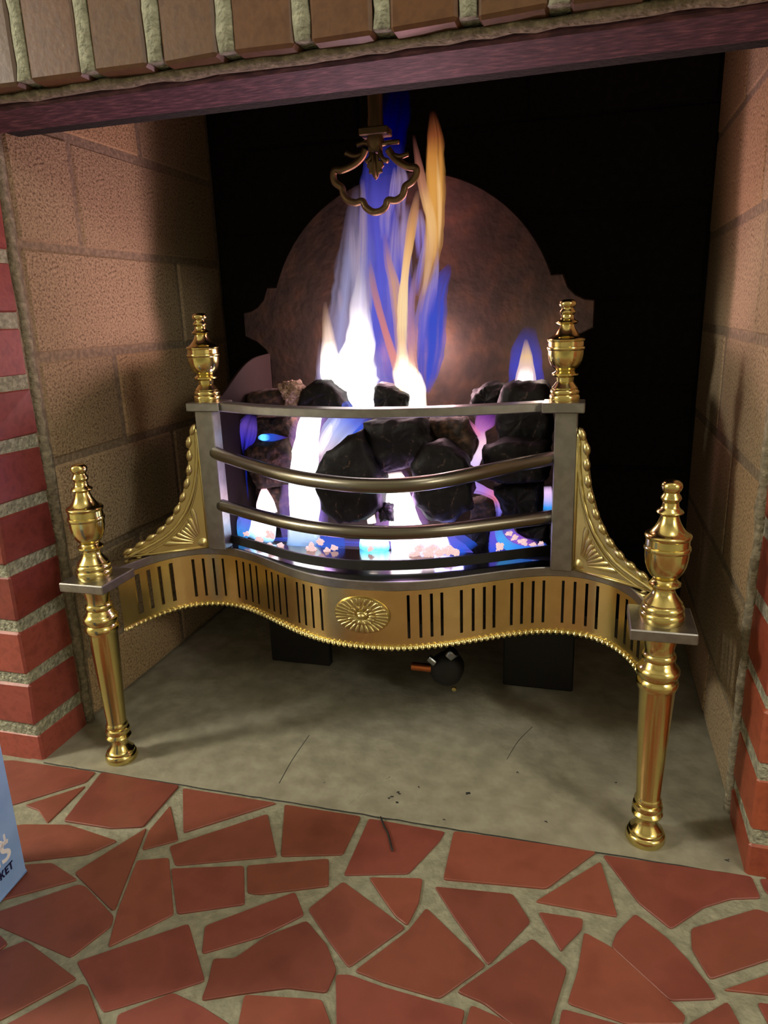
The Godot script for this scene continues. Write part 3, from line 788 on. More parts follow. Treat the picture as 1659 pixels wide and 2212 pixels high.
func build_grate() -> void:
	var g := thing("fire_basket", "polished brass and steel fire basket with serpentine slotted front and four urn finials", "fire basket", Vector3.ZERO)
	var leg := lathe([[0.0, 0.0], [0.0195, 0.0], [0.0208, 0.003], [0.0205, 0.008], [0.0192, 0.0105], [0.0180, 0.0112], [0.0178, 0.0138], [0.0162, 0.0148], [0.0152, 0.0165], [0.0118, 0.021], [0.0098, 0.0264], [0.0102, 0.0295], [0.0130, 0.0312], [0.0158, 0.033], [0.0163, 0.0352], [0.0148, 0.0378], [0.0135, 0.0392], [0.0152, 0.0405], [0.0158, 0.043], [0.0150, 0.0460], [0.0128, 0.0475], [0.0138, 0.049], [0.0142, 0.0515], [0.0128, 0.0545],
		[0.0122, 0.056], [0.0182, 0.1845], [0.0192, 0.186], [0.0205, 0.189], [0.0206, 0.193], [0.0192, 0.1958], [0.0184, 0.1970], [0.0200, 0.1995], [0.0212, 0.203], [0.0212, 0.2065], [0.0192, 0.2095], [0.0168, 0.212], [0.0160, 0.215], [0.0150, 0.2165], [0.0162, 0.218], [0.0166, 0.2205], [0.0160, 0.2235], [0.0144, 0.225], [0.0140, 0.2275], [0.0150, 0.234], [0.0168, 0.241], [0.0180, 0.2445], [0.0180, 0.248], [0.0, 0.248]], 48)
	var urn := [[0.0, 0.0], [0.0205, 0.0], [0.0214, 0.003], [0.0214, 0.008], [0.0204, 0.0105], [0.0196, 0.0112], [0.0204, 0.0128], [0.0204, 0.0155], [0.0190, 0.0178], [0.0182, 0.0186], [0.0182, 0.0205], [0.0150, 0.0245], [0.0118, 0.029], [0.0103, 0.033], [0.0106, 0.0355], [0.0128, 0.0368], [0.0152, 0.0385], [0.0152, 0.0408], [0.0122, 0.0428], [0.0112, 0.0445], [0.0116, 0.0458], [0.0142, 0.0485], [0.0172, 0.0535], [0.0192, 0.0595], [0.0203, 0.067], [0.0205, 0.0735], [0.0214, 0.0745], [0.0219, 0.0765], [0.0214, 0.0785], [0.0203, 0.0792], [0.0202, 0.0858], [0.0213, 0.0868], [0.0218, 0.0892], [0.0208, 0.0908], [0.0190, 0.0915], [0.0160, 0.0938], [0.0130, 0.0978], [0.0106, 0.1022], [0.0090, 0.1065], [0.0084, 0.109], [0.0110, 0.1105], [0.0126, 0.1122], [0.0118, 0.114], [0.0092, 0.1158], [0.0078, 0.118], [0.0074, 0.122], [0.0086, 0.1238], [0.0096, 0.1258], [0.0090, 0.128], [0.0072, 0.1305], [0.0070, 0.1318], [0.0088, 0.134], [0.0098, 0.1372], [0.0092, 0.1402], [0.0070, 0.1425], [0.0035, 0.1435], [0.0, 0.1437]]
	var finial := lathe(urn, 48)
	var small := []
	for q in urn: small.append([q[0] * (0.80 if q[1] < 0.03 else 0.95), q[1] * 0.775])
	var rear_finial := lathe(small, 48)
	for s in [-1.0, 1.0]:
		put("leg", leg, M.brass, g, at(CX + s * 0.331, 0, -0.030))
		var cp := put("corner_plate", chamfer_box(Vector3(0.062, 0.0115, 0.066), 0.0012), M.steel, g, at(CX + s * 0.331, 0.2531, -0.035))
		put("finial", finial, M.brass, g, at(CX + s * 0.331, 0.2588, -0.031))
		put("post", chamfer_box(Vector3(0.0255, 0.190, 0.022), 0.0012), M.steel, g, at(CX + s * 0.2285, 0.3535, -0.165))
		put("cap_plate", chamfer_box(Vector3(0.0470, 0.0112, 0.040), 0.0012), M.steel, g, at(CX + s * 0.2250, 0.4540, -0.166))
		put("rear_finial", rear_finial, M.brass, g, at(CX + s * 0.2255, 0.4595, -0.164))
		bracket(g, s)
		# curved steel cheek from post to fireback
		var ck := []
		for q in curve([Vector2(-0.168, 0.455), Vector2(-0.202, 0.4685), Vector2(-0.235, 0.485), Vector2(-0.265, 0.498), Vector2(-0.30, 0.5065), Vector2(-0.3535, 0.5095)], 5): ck.append(Vector2(-q.x, q.y))
		ck.append(Vector2(0.3545, 0.255))
		ck.append(Vector2(0.168, 0.255))
		var cheek := plate(PackedVector2Array(ck), -0.002, 0.002, 0.0006)
		put("cheek", cheek, M.cheek, g, Transform3D(Basis(Vector3(0, 0, -1), Vector3(0, 1, 0), Vector3(1, 0, 0)), Vector3(CX + s * 0.221, 0, 0)))
	# steel ledge along the top of the front
	var line := front_line(0.3215, 0.006)
	var poly := PackedVector2Array()
	for p in line: poly.append(Vector2(CX + p.x, -p.y))
	var inner := []
	for i in line.size():
		var p: Vector2 = line[i]
		if absf(p.x) > 0.246:
			var d: Vector2 = (line[mini(i + 1, line.size() - 1)] - line[maxi(i - 1, 0)]).normalized()
			inner.append(Vector2(CX + p.x + d.y * 0.016 , -(p.y - absf(d.x) * 0.016)))
	var right_in := []
	var left_in := []
	for q in inner:
		if q.x > CX: right_in.append(q)
		else: left_in.append(q)
	right_in.reverse()
	left_in.reverse()
	for q in right_in: poly.append(q)
	poly.append(Vector2(CX + 0.243, 0.190)); poly.append(Vector2(CX - 0.243, 0.190))
	for q in left_in: poly.append(q)
	var ledge := put("ledge", plate(poly, 0.2473, 0.2588, 0.0012), M.ledge, g, Transform3D(Basis(Vector3(1, 0, 0), -PI / 2), Vector3.ZERO))
	var lip := []
	for p in line: lip.append(Vector3(CX + p.x, 0.2531, p.y))
	put("ledge_edge", sweep(lip, rect(0.0036, 0.0118, 0.001), true, Vector3.UP, [], false), M.steel, g)
	# brass front, pierced by slots in fours
	var slots := [0.0555, 0.0690, 0.0815, 0.0930, 0.1145, 0.1275, 0.1400, 0.1510, 0.1710, 0.1830, 0.1960, 0.2085, 0.2315, 0.2455, 0.2595, 0.2720, 0.2945, 0.3035, 0.3105, 0.3160]
	var runs := []    # [x, open?] edges along the front
	var edges := [-0.3235]
	var half := 0.00165
	for k in range(19, -1, -1):
		var hw := half * (0.75 if slots[k] > 0.30 else 1.0)
		edges.append(-slots[k] - hw); edges.append(-slots[k] + hw)
	for k in 20:
		var hw := half * (0.75 if slots[k] > 0.30 else 1.0)
		edges.append(slots[k] - hw); edges.append(slots[k] + hw)
	edges.append(0.3235)
	var st := start()
	var strip := func(x0: float, x1: float, ya: float, yb: float, close_left: bool, close_right: bool) -> void:
		var n := maxi(1, int(ceilf((absf(x1 - x0) + absf(bow(x1) - bow(x0))) / 0.004)))
		for i in n:
			var xa := lerpf(x0, x1, float(i) / n)
			var xb := lerpf(x0, x1, float(i + 1) / n)
			var za := bow(xa) - 0.0035
			var zb := bow(xb) - 0.0035
			var A := Vector3(CX + xa, ya, za); var B := Vector3(CX + xb, ya, zb); var C := Vector3(CX + xb, yb, zb); var D := Vector3(CX + xa, yb, za)
			var k := Vector3(0, 0, -0.0022)
			quad(st, A, D, C, B)
			quad(st, A + k, B + k, C + k, D + k)
			quad(st, D, D + k, C + k, C)
			quad(st, A, B, B + k, A + k)
			if i == 0 and close_left: quad(st, A, A + k, D + k, D)
			if i == n - 1 and close_right: quad(st, B, C, C + k, B + k)
	for i in edges.size() - 1:
		if i % 2 == 1:
			strip.call(edges[i], edges[i + 1], 0.1725, 0.1840, false, false)
			strip.call(edges[i], edges[i + 1], 0.2400, 0.2475, false, false)
		else:
			strip.call(edges[i], edges[i + 1], 0.1725, 0.2475, true, true)
	put("apron", commit(st), M.brass_sheet, g)
	# beaded moulding below
	var beads := front_line(0.3225, 0.0072)
	var bar := []
	for p in beads: bar.append(Vector3(CX + p.x, 0.1722, p.y - 0.0035))
	var mould := put("bead_moulding", sweep(bar, disc(0.0024, 8), true), M.brass_cast, g)
	var bead := lathe([[0.0, -0.0034], [0.0020, -0.0028], [0.0034, 0.0], [0.0020, 0.0028], [0.0, 0.0034]], 10)
	for p in bar: put("bead", bead, M.brass_cast, mould, Transform3D(Basis(), p + Vector3(0, 0, 0.0018)))
	# oval patera in the middle
	var pat := put("patera", lathe([[0.0, 0.0052], [0.0035, 0.0050], [0.0062, 0.0034], [0.0078, 0.0018], [0.0092, 0.0030], [0.0150, 0.0050], [0.0200, 0.0036], [0.0300, 0.0044], [0.0335, 0.0040], [0.0350, 0.0020], [0.0355, 0.0]], 56), M.brass_cast, g, Transform3D(Basis(Vector3(1, 0, 0), Vector3(0, 0, 1), Vector3(0, -1, 0)) * Basis.from_scale(Vector3(1, 1, 0.68)), Vector3(CX - 0.0005, 0.2135, -0.0838)))
	var petal := lathe([[0.0, -0.0085], [0.0012, -0.006], [0.0026, 0.002], [0.0020, 0.007], [0.0, 0.0085]], 8)
	for k in 28:
		var a := TAU * k / 28
		put("petal", petal, M.brass_cast, pat, Transform3D(Basis(Vector3(-sin(a), 0, cos(a)), Vector3(cos(a), 0, sin(a)), Vector3(0, 0.6, 0)), Vector3(cos(a) * 0.0255, 0.0042, sin(a) * 0.0255)))
		if k % 2 == 0: put("petal", petal, M.brass_cast, pat, Transform3D(Basis(Vector3(-sin(a), 0, cos(a)) * 0.9, Vector3(cos(a), 0, sin(a)) * 0.55, Vector3(0, 0.6, 0)), Vector3(cos(a) * 0.0135, 0.0048, sin(a) * 0.0135)))
	put("boss", lathe([[0.0, 0.0045], [0.003, 0.0038], [0.0052, 0.0012], [0.0056, 0.0]], 16), M.brass_cast, pat, at(0, 0.0042, 0))
	# bars
	var b1 := curve([Vector3(CX - 0.218, 0.3935, -0.157), Vector3(CX - 0.185, 0.3920, -0.132), Vector3(CX - 0.085, 0.3880, -0.068), Vector3(CX - 0.012, 0.3865, -0.040), Vector3(CX + 0.042, 0.3865, -0.034), Vector3(CX + 0.090, 0.3880, -0.048), Vector3(CX + 0.132, 0.3900, -0.083), Vector3(CX + 0.176, 0.3920, -0.130), Vector3(CX + 0.217, 0.3935, -0.168)], 6)
	put("bar", sweep(b1, disc(0.0082, 20)), M.bar, g)
	var b2 := curve([Vector3(CX - 0.218, 0.3210, -0.160), Vector3(CX - 0.140, 0.3210, -0.117), Vector3(CX - 0.072, 0.3210, -0.087), Vector3(CX - 0.009, 0.3210, -0.074), Vector3(CX + 0.046, 0.3210, -0.078), Vector3(CX + 0.097, 0.3210, -0.096), Vector3(CX + 0.146, 0.3210, -0.126), Vector3(CX + 0.217, 0.3210, -0.172)], 6)
	put("bar", sweep(b2, disc(0.0082, 20)), M.bar, g)
	var b3 := curve([Vector3(CX - 0.206, 0.4535, -0.165), Vector3(CX - 0.134, 0.4535, -0.132), Vector3(CX - 0.070, 0.4535, -0.117), Vector3(CX + 0.0, 0.4535, -0.110), Vector3(CX + 0.070, 0.4535, -0.120), Vector3(CX + 0.134, 0.4535, -0.140), Vector3(CX + 0.206, 0.4535, -0.172)], 6)
	put("top_bar", sweep(b3, rect(0.022, 0.0105, 0.001), true, Vector3.UP, [], false), M.steel, g)
	# burner tray and what holds it up, dark under the fire
	var rim := []
	for p in [Vector3(-0.2253, 0.2680, -0.1830), Vector3(-0.1600, 0.2680, -0.1527), Vector3(-0.0936, 0.2680, -0.1209), Vector3(-0.0391, 0.2680, -0.1079), Vector3(0.0086, 0.2680, -0.1080), Vector3(0.0633, 0.2680, -0.1213), Vector3(0.1161, 0.2680, -0.1443), Vector3(0.1691, 0.2680, -0.1746), Vector3(0.2159, 0.2680, -0.2027)]: rim.append(p)
	var tray := put("burner_tray", chamfer_box(Vector3(0.438, 0.070, 0.180), 0.003), M.black, g, at(CX, 0.2200, -0.2637))
	put("tray_rim", sweep(curve(rim, 5), rect(0.004, 0.0125, 0.0008), true, Vector3.UP, [], false), M.black, tray, at(-CX, -0.2200, 0.2637))
	var nose := []
	for k in 17: nose.append(Vector2(CX - 0.004 + 0.115 * cos(PI * k / 16), 0.185 + 0.058 * sin(PI * k / 16)))
	nose.reverse()
	var nz := []
	for q in nose: nz.append(Vector2(q.x, -q.y + 0.37 - 0.115 + 0.05))
	var pan := PackedVector2Array()
	for k in 25: pan.append(Vector2(CX - 0.006 + 0.100 * cos(PI + PI * k / 24.0), 0.19 + 0.07 * sin(PI + PI * k / 24.0)))
	put("ash_pan", plate(pan, 0.1475, 0.186, 0.004), M.iron, g, Transform3D(Basis(Vector3(1, 0, 0), -PI / 2), Vector3.ZERO))
	for s in [-1.0, 1.0]:
		put("back_foot", chamfer_box(Vector3(0.105, 0.196, 0.016), 0.002), M.black, g, at(CX + s * 0.195, 0.098, -0.338))
	# arched fireback, a plate of its own behind the fire
	var o := []
	o.append_array([Vector2(-0.218, 0.188), Vector2(-0.218, 0.50), Vector2(-0.224, 0.514), Vector2(-0.238, 0.526), Vector2(-0.257, 0.535), Vector2(-0.257, 0.570), Vector2(-0.244, 0.572), Vector2(-0.232, 0.578), Vector2(-0.222, 0.588), Vector2(-0.215, 0.605), Vector2(-0.2, 0.605)])
	for k in range(1, 32):
		var a := lerpf(PI - asin(0.07 / 0.2118), asin(0.07 / 0.2118), k / 32.0)
		o.append(Vector2(0.2118 * cos(a), 0.535 + 0.2118 * sin(a)))
	o.append_array([Vector2(0.2, 0.605), Vector2(0.215, 0.605), Vector2(0.222, 0.588), Vector2(0.232, 0.578), Vector2(0.244, 0.572), Vector2(0.257, 0.570), Vector2(0.257, 0.535), Vector2(0.238, 0.526), Vector2(0.224, 0.514), Vector2(0.218, 0.50), Vector2(0.218, 0.188)])
	tag(put("fireback", plate(PackedVector2Array(o), -0.364, -0.354, 0.0015), M.fireback, self, at(0.002, 0, 0)), "arched rust-brown fireback plate with stepped shoulders standing behind the flames", "fireback")

# ------------------------------------------------------------------ coals and flames
func build_fire() -> void:
	coal("coal", "large rounded black coal at front centre-left, resting below the coal wedged under the top bar", [Vector3(-0.0854, 0.3736, -0.2000), Vector3(-0.0679, 0.3939, -0.2000), Vector3(-0.0189, 0.4207, -0.2000), Vector3(-0.0032, 0.3755, -0.2000), Vector3(0.0049, 0.3572, -0.2000), Vector3(0.0036, 0.3196, -0.2000), Vector3(-0.0176, 0.2996, -0.2000), Vector3(-0.0537, 0.2934, -0.2000), Vector3(-0.0792, 0.3118, -0.2000), Vector3(-0.0874, 0.3418, -0.2000)], 0.024, M.coal, 101)
	coal("coal", "black angular coal wedged in the middle just under the flat top bar", [Vector3(-0.0233, 0.4262, -0.2150), Vector3(0.0052, 0.4318, -0.2150), Vector3(0.0543, 0.4339, -0.2150), Vector3(0.0671, 0.4042, -0.2150), Vector3(0.0613, 0.3830, -0.2150), Vector3(0.0314, 0.3682, -0.2150), Vector3(-0.0029, 0.3611, -0.2150), Vector3(-0.0153, 0.3876, -0.2150)], 0.026, M.coal, 102)
	coal("coal", "rounded black coal with ash-crackled lower edge, right of the white central flame", [Vector3(0.0432, 0.3765, -0.2000), Vector3(0.0571, 0.4020, -0.2000), Vector3(0.0869, 0.4083, -0.2000), Vector3(0.1131, 0.3870, -0.2000), Vector3(0.1207, 0.3545, -0.2000), Vector3(0.1207, 0.3212, -0.2000), Vector3(0.0979, 0.3061, -0.2000), Vector3(0.0644, 0.3020, -0.2000), Vector3(0.0451, 0.3244, -0.2000)], 0.024, M.coal, 103)
	coal("coal", "dark brown coal with orange-lit ridges, left of the violet flame", [Vector3(0.0538, 0.4295, -0.2450), Vector3(0.1072, 0.4298, -0.2450), Vector3(0.1192, 0.4058, -0.2450), Vector3(0.1132, 0.3688, -0.2450), Vector3(0.0904, 0.3745, -0.2450), Vector3(0.0627, 0.3989, -0.2450)], 0.022, M.brown_coal, 104)
	coal("coal", "big black block of coal at the right, under the small right-hand flame", [Vector3(0.1386, 0.4245, -0.2620), Vector3(0.1477, 0.4694, -0.2620), Vector3(0.1641, 0.4752, -0.2620), Vector3(0.2093, 0.4713, -0.2620), Vector3(0.2140, 0.4279, -0.2620), Vector3(0.2129, 0.3889, -0.2620), Vector3(0.1823, 0.3823, -0.2620), Vector3(0.1449, 0.3909, -0.2620)], 0.028, M.coal, 105)
	coal("coal", "rough dark cinder above the top bar, left of the big right-hand block", [Vector3(0.0984, 0.4377, -0.3000), Vector3(0.1066, 0.4584, -0.3000), Vector3(0.1285, 0.4681, -0.3000), Vector3(0.1520, 0.4655, -0.3000), Vector3(0.1562, 0.4284, -0.3000), Vector3(0.1098, 0.4187, -0.3000)], 0.022, M.coal, 106, "", 0.5, 0.12)
	coal("coal", "long black coal directly behind the upper round bar at the right", [Vector3(0.1285, 0.3949, -0.2220), Vector3(0.1535, 0.4072, -0.2220), Vector3(0.2110, 0.4039, -0.2220), Vector3(0.2141, 0.3759, -0.2220), Vector3(0.2118, 0.3551, -0.2220), Vector3(0.1630, 0.3494, -0.2220), Vector3(0.1322, 0.3558, -0.2220)], 0.022, M.coal, 107)
	coal("coal", "black coal between the two round bars, beside the right post", [Vector3(0.1381, 0.3421, -0.2420), Vector3(0.1668, 0.3492, -0.2420), Vector3(0.2033, 0.3502, -0.2420), Vector3(0.2044, 0.3101, -0.2420), Vector3(0.1918, 0.2906, -0.2420), Vector3(0.1586, 0.2955, -0.2420), Vector3(0.1492, 0.3205, -0.2420)], 0.026, M.coal, 108)
	coal("coal", "black coal low at the right, inside the curl of blue flame", [Vector3(0.1706, 0.2855, -0.2450), Vector3(0.2129, 0.2939, -0.2450), Vector3(0.2151, 0.2576, -0.2450), Vector3(0.1952, 0.2604, -0.2450), Vector3(0.1751, 0.2709, -0.2450)], 0.022, M.coal, 109)
	coal("coal", "small tan cinder between the round bars, right of the crackled coal", [Vector3(0.1107, 0.3195, -0.2450), Vector3(0.1335, 0.3254, -0.2450), Vector3(0.1477, 0.3145, -0.2450), Vector3(0.1430, 0.2926, -0.2450), Vector3(0.1107, 0.2911, -0.2450)], 0.018, M.brown_coal, 110)
	coal("coal", "small black cinder standing in front of the white central flame", [Vector3(-0.0041, 0.3191, -0.1960), Vector3(0.0049, 0.3245, -0.1960), Vector3(0.0148, 0.3199, -0.1960), Vector3(0.0161, 0.3010, -0.1960), Vector3(-0.0024, 0.2969, -0.1960)], 0.009, M.coal, 111, "", 0.6, 0.12)
	coal("coal", "dark brown wedge of coal below the lower bar, left of the curled blue flame", [Vector3(0.0809, 0.2872, -0.2250), Vector3(0.1382, 0.2963, -0.2250), Vector3(0.1403, 0.2516, -0.2250), Vector3(0.1286, 0.2463, -0.2250), Vector3(0.1057, 0.2671, -0.2250)], 0.02, M.coal, 112)
	coal("coal", "dark peaked coal above the top bar, left of the tall white flame", [Vector3(-0.1345, 0.4452, -0.2650), Vector3(-0.1248, 0.4645, -0.2650), Vector3(-0.1048, 0.4771, -0.2650), Vector3(-0.0865, 0.4757, -0.2650), Vector3(-0.0671, 0.4592, -0.2650), Vector3(-0.0584, 0.4325, -0.2650), Vector3(-0.1343, 0.4289, -0.2650)], 0.024, M.coal, 113)
	coal("coal", "dark coal above the top bar, between the white and the orange flames", [Vector3(-0.0226, 0.4649, -0.2680), Vector3(-0.0164, 0.4736, -0.2680), Vector3(0.0016, 0.4685, -0.2680), Vector3(0.0258, 0.4560, -0.2680), Vector3(0.0226, 0.4304, -0.2680), Vector3(-0.0240, 0.4303, -0.2680)], 0.022, M.coal, 114)
	coal("coal", "grey-brown coal above the top bar nearest the steel cheek", [Vector3(-0.2159, 0.4519, -0.2750), Vector3(-0.2063, 0.4612, -0.2750), Vector3(-0.1641, 0.4650, -0.2750), Vector3(-0.1432, 0.4596, -0.2750), Vector3(-0.1440, 0.4288, -0.2750), Vector3(-0.2171, 0.4305, -0.2750)], 0.022, M.brown_coal, 115)
	coal("ash_lump", "pale crumbly lump of ash on the grey-brown coal, left of the dark peaked coal", [Vector3(-0.1581, 0.4671, -0.2550), Vector3(-0.1477, 0.4753, -0.2550), Vector3(-0.1325, 0.4758, -0.2550), Vector3(-0.1221, 0.4669, -0.2550), Vector3(-0.1291, 0.4452, -0.2550), Vector3(-0.1330, 0.4290, -0.2550), Vector3(-0.1512, 0.4289, -0.2550), Vector3(-0.1522, 0.4529, -0.2550)], 0.012, M.ash, 116, "", 0.6, 0.22)
	coal("coal", "brown coal at the left behind the upper round bar", [Vector3(-0.2142, 0.3815, -0.2520), Vector3(-0.1983, 0.3953, -0.2520), Vector3(-0.1509, 0.3979, -0.2520), Vector3(-0.1366, 0.3716, -0.2520), Vector3(-0.1371, 0.3344, -0.2520), Vector3(-0.1960, 0.3222, -0.2520), Vector3(-0.2136, 0.3563, -0.2520)], 0.024, M.brown_coal, 117)
	coal("coal", "brown coal at the left between the two round bars", [Vector3(-0.2050, 0.3230, -0.2620), Vector3(-0.1435, 0.3319, -0.2620), Vector3(-0.1433, 0.2830, -0.2620), Vector3(-0.1732, 0.2760, -0.2620), Vector3(-0.1981, 0.2914, -0.2620)], 0.02, M.brown_coal, 118)
	coal("coal", "dark reddish coal at the back between the left flame and the top bar", [Vector3(-0.2310, 0.4200, -0.3000), Vector3(-0.1561, 0.4238, -0.3000), Vector3(-0.1509, 0.3930, -0.3000), Vector3(-0.2304, 0.3850, -0.3000)], 0.02, M.brown_coal, 119)
	# crumbs glowing on the tray
	var ember := plain(Color(0.62, 0.5, 0.46), 0.9)
	ember.emission_enabled = true
	ember.emission = Color(1.0, 0.84, 0.84)
	ember.emission_energy_multiplier = 0.8
	var crumbs := [
		["at the left end of the tray", [[Vector3(-0.1970, 0.2720, -0.1900), 0.006], [Vector3(-0.1754, 0.2660, -0.1850), 0.008], [Vector3(-0.1604, 0.2719, -0.1900), 0.0085], [Vector3(-0.1575, 0.2605, -0.1800), 0.006], [Vector3(-0.1416, 0.2614, -0.1800), 0.007]]],
		["below the thick white column of flame", [[Vector3(-0.0949, 0.2617, -0.1750), 0.009], [Vector3(-0.0843, 0.2699, -0.1800), 0.007], [Vector3(-0.0726, 0.2591, -0.1750), 0.007], [Vector3(-0.0629, 0.2626, -0.1780), 0.006]]],
		["at the foot of the white middle flame", [[Vector3(0.0451, 0.2600, -0.1780), 0.009], [Vector3(0.0522, 0.2669, -0.1850), 0.009], [Vector3(0.0636, 0.2636, -0.1780), 0.010], [Vector3(0.0725, 0.2691, -0.1820), 0.008], [Vector3(0.0806, 0.2659, -0.1780), 0.009], [Vector3(0.0926, 0.2691, -0.1780), 0.011], [Vector3(0.1016, 0.2659, -0.1780), 0.007]]],
		["on the curl of blue flame at the right", [[Vector3(0.1563, 0.2741, -0.1850), 0.008], [Vector3(0.1651, 0.2852, -0.2100), 0.006], [Vector3(0.1722, 0.2793, -0.2100), 0.006], [Vector3(0.1829, 0.2749, -0.2100), 0.007], [Vector3(0.1958, 0.2706, -0.2100), 0.006], [Vector3(0.2050, 0.2718, -0.2100), 0.006]]],
		["in the middle of the tray below the lower bar", [[Vector3(-0.0124, 0.2642, -0.1780), 0.005]]]]
	for cluster in crumbs:
		for c in cluster[1]:
			var ring := []
			for k in 11: ring.append(c[0] + Vector3(cos(TAU * k / 11), sin(TAU * k / 11) * 0.8, 0) * c[1] * rng.randf_range(0.45, 1.0))
			var many: bool = cluster[1].size() > 1
			tag(put("ember", lump(ring, c[1] * 0.5, rng.randi() % 9999, 0.8, 0.3), ember, self, Transform3D(Basis(), mid_of(ring))), "small glowing pink-white crumb " + cluster[0], "ember", "glowing crumbs " + cluster[0] if many else "")
	build_flames()

func mid_of(ring: Array) -> Vector3:
	var m := Vector3.ZERO
	for p in ring: m += p / ring.size()
	return m

func build_flames() -> void:
	var W := Color(1, 1, 1, 0.95)
	var H: StandardMaterial3D = M.flame_hot
	var S: StandardMaterial3D = M.flame
	# tall white flame, centre-left
	var f := thing("flame", "broad white-hot flame rising at centre-left with a pale lavender plume", "flame")
	tongue(f, H, [Vector4(-0.0461, 0.4232, -0.2850, 0.0196), Vector4(-0.0480, 0.4440, -0.2850, 0.0234), Vector4(-0.0564, 0.4684, -0.2850, 0.0323), Vector4(-0.0565, 0.4938, -0.2850, 0.0295), Vector4(-0.0500, 0.5187, -0.2850, 0.0229), Vector4(-0.0488, 0.5464, -0.2870, 0.0177), Vector4(-0.0491, 0.5737, -0.2900, 0.0138), Vector4(-0.0458, 0.6036, -0.2900, 0.0081), Vector4(-0.0431, 0.6358, -0.2900, 0.0025)], [Color(1, 0.95, 0.95, 0.9), Color(1, 0.95, 0.95, 0.95), Color(1, 0.97, 0.95, 0.95), Color(1, 0.97, 0.93, 0.95), Color(1, 0.95, 0.9, 0.8), Color(0.8, 0.7, 0.66, 0.5), Color(0.42, 0.36, 0.38, 0.35), Color(0.2, 0.17, 0.18, 0.28), Color(0.1, 0.08, 0.1, 0.0)], 0.5, 1, 2.0, 0.3)
	tongue(f, H, [Vector4(-0.0724, 0.4562, -0.2800, 0.0220), Vector4(-0.0866, 0.4832, -0.2800, 0.0207), Vector4(-0.0916, 0.5042, -0.2800, 0.0154), Vector4(-0.0922, 0.5292, -0.2800, 0.0102), Vector4(-0.0935, 0.5539, -0.2800, 0.0070), Vector4(-0.0945, 0.5814, -0.2800, 0.0025)], [Color(1, 0.95, 0.9, 0.95), Color(1, 0.94, 0.88, 0.9), Color(1, 0.88, 0.75, 0.6), Color(0.5, 0.36, 0.27, 0.3), Color(0.2, 0.13, 0.09, 0.3), Color(0.1, 0.06, 0.05, 0.0)], 0.5, 2, 2.0, 0.3)
	tongue(f, S, [Vector4(-0.0659, 0.4408, -0.3000, 0.0529), Vector4(-0.0693, 0.4864, -0.3000, 0.0510), Vector4(-0.0708, 0.5247, -0.3000, 0.0389), Vector4(-0.0630, 0.5742, -0.3000, 0.0332), Vector4(-0.0548, 0.6341, -0.3000, 0.0275), Vector4(-0.0498, 0.6862, -0.3000, 0.0185), Vector4(-0.0454, 0.7255, -0.3000, 0.0085)], [Color(0.55, 0.5, 0.95, 0.5), Color(0.5, 0.45, 0.85, 0.55), Color(0.38, 0.34, 0.6, 0.5), Color(0.33, 0.31, 0.52, 0.5), Color(0.27, 0.25, 0.42, 0.45), Color(0.2, 0.15, 0.26, 0.32), Color(0.1, 0.08, 0.15, 0.0)], 0.35, 3, 1.8, 0.8)
	tongue(f, S, [Vector4(-0.1063, 0.4683, -0.2900, 0.0079), Vector4(-0.1107, 0.4877, -0.2900, 0.0066), Vector4(-0.1107, 0.5102, -0.2900, 0.0039), Vector4(-0.1094, 0.5323, -0.2900, 0.0013)], [Color(0.6, 0.5, 0.8, 0.6), Color(0.5, 0.4, 0.6, 0.5), Color(0.3, 0.22, 0.3, 0.3), Color(0.1, 0.1, 0.1, 0.0)], 0.5, 52)
	for w in [[Vector4(-0.0469, 0.5857, -0.2950, 0.0076), Vector4(-0.0435, 0.6332, -0.2950, 0.0075), Vector4(-0.0399, 0.6850, -0.2950, 0.0055), Vector4(-0.0391, 0.7327, -0.2950, 0.0030)], [Vector4(-0.0582, 0.6043, -0.2960, 0.0057), Vector4(-0.0575, 0.6457, -0.2960, 0.0056), Vector4(-0.0565, 0.6805, -0.2960, 0.0025)], [Vector4(-0.0428, 0.5490, -0.2960, 0.0076), Vector4(-0.0371, 0.5914, -0.2960, 0.0063), Vector4(-0.0349, 0.6270, -0.2960, 0.0031)], [Vector4(-0.0705, 0.5374, -0.2970, 0.0064), Vector4(-0.0767, 0.5747, -0.2970, 0.0051), Vector4(-0.0788, 0.5991, -0.2970, 0.0025)], [Vector4(-0.0567, 0.5740, -0.2970, 0.0076), Vector4(-0.0531, 0.6220, -0.2970, 0.0063), Vector4(-0.0496, 0.6686, -0.2970, 0.0025)]]:
		tongue(f, S, w, [Color(0.45, 0.38, 0.50, 0.0), Color(0.45, 0.34, 0.42, 0.42), Color(0.38, 0.26, 0.32, 0.4), Color(0.25, 0.16, 0.22, 0.0)], 0.5, rng.randi() % 999, 1.4)
	# orange central flame
	f = thing("flame", "slim orange flame with a yellow-white root, right of the lavender plume", "flame")
	tongue(f, H, [Vector4(0.0259, 0.4250, -0.2750, 0.0190), Vector4(0.0244, 0.4440, -0.2750, 0.0214), Vector4(0.0217, 0.4658, -0.2750, 0.0213), Vector4(0.0152, 0.4875, -0.2750, 0.0162), Vector4(0.0130, 0.5089, -0.2760, 0.0087), Vector4(0.0126, 0.5359, -0.2780, 0.0056), Vector4(0.0131, 0.5716, -0.2800, 0.0043)], [Color(1, 0.93, 0.8, 0.9), Color(1, 0.92, 0.78, 0.95), Color(1, 0.90, 0.74, 0.9), Color(0.9, 0.72, 0.5, 0.6), Color(0.4, 0.28, 0.16, 0.5), Color(0.22, 0.135, 0.06, 0.4), Color(0.2, 0.12, 0.05, 0.0)], 0.6, 5, 1.8, 0.3)
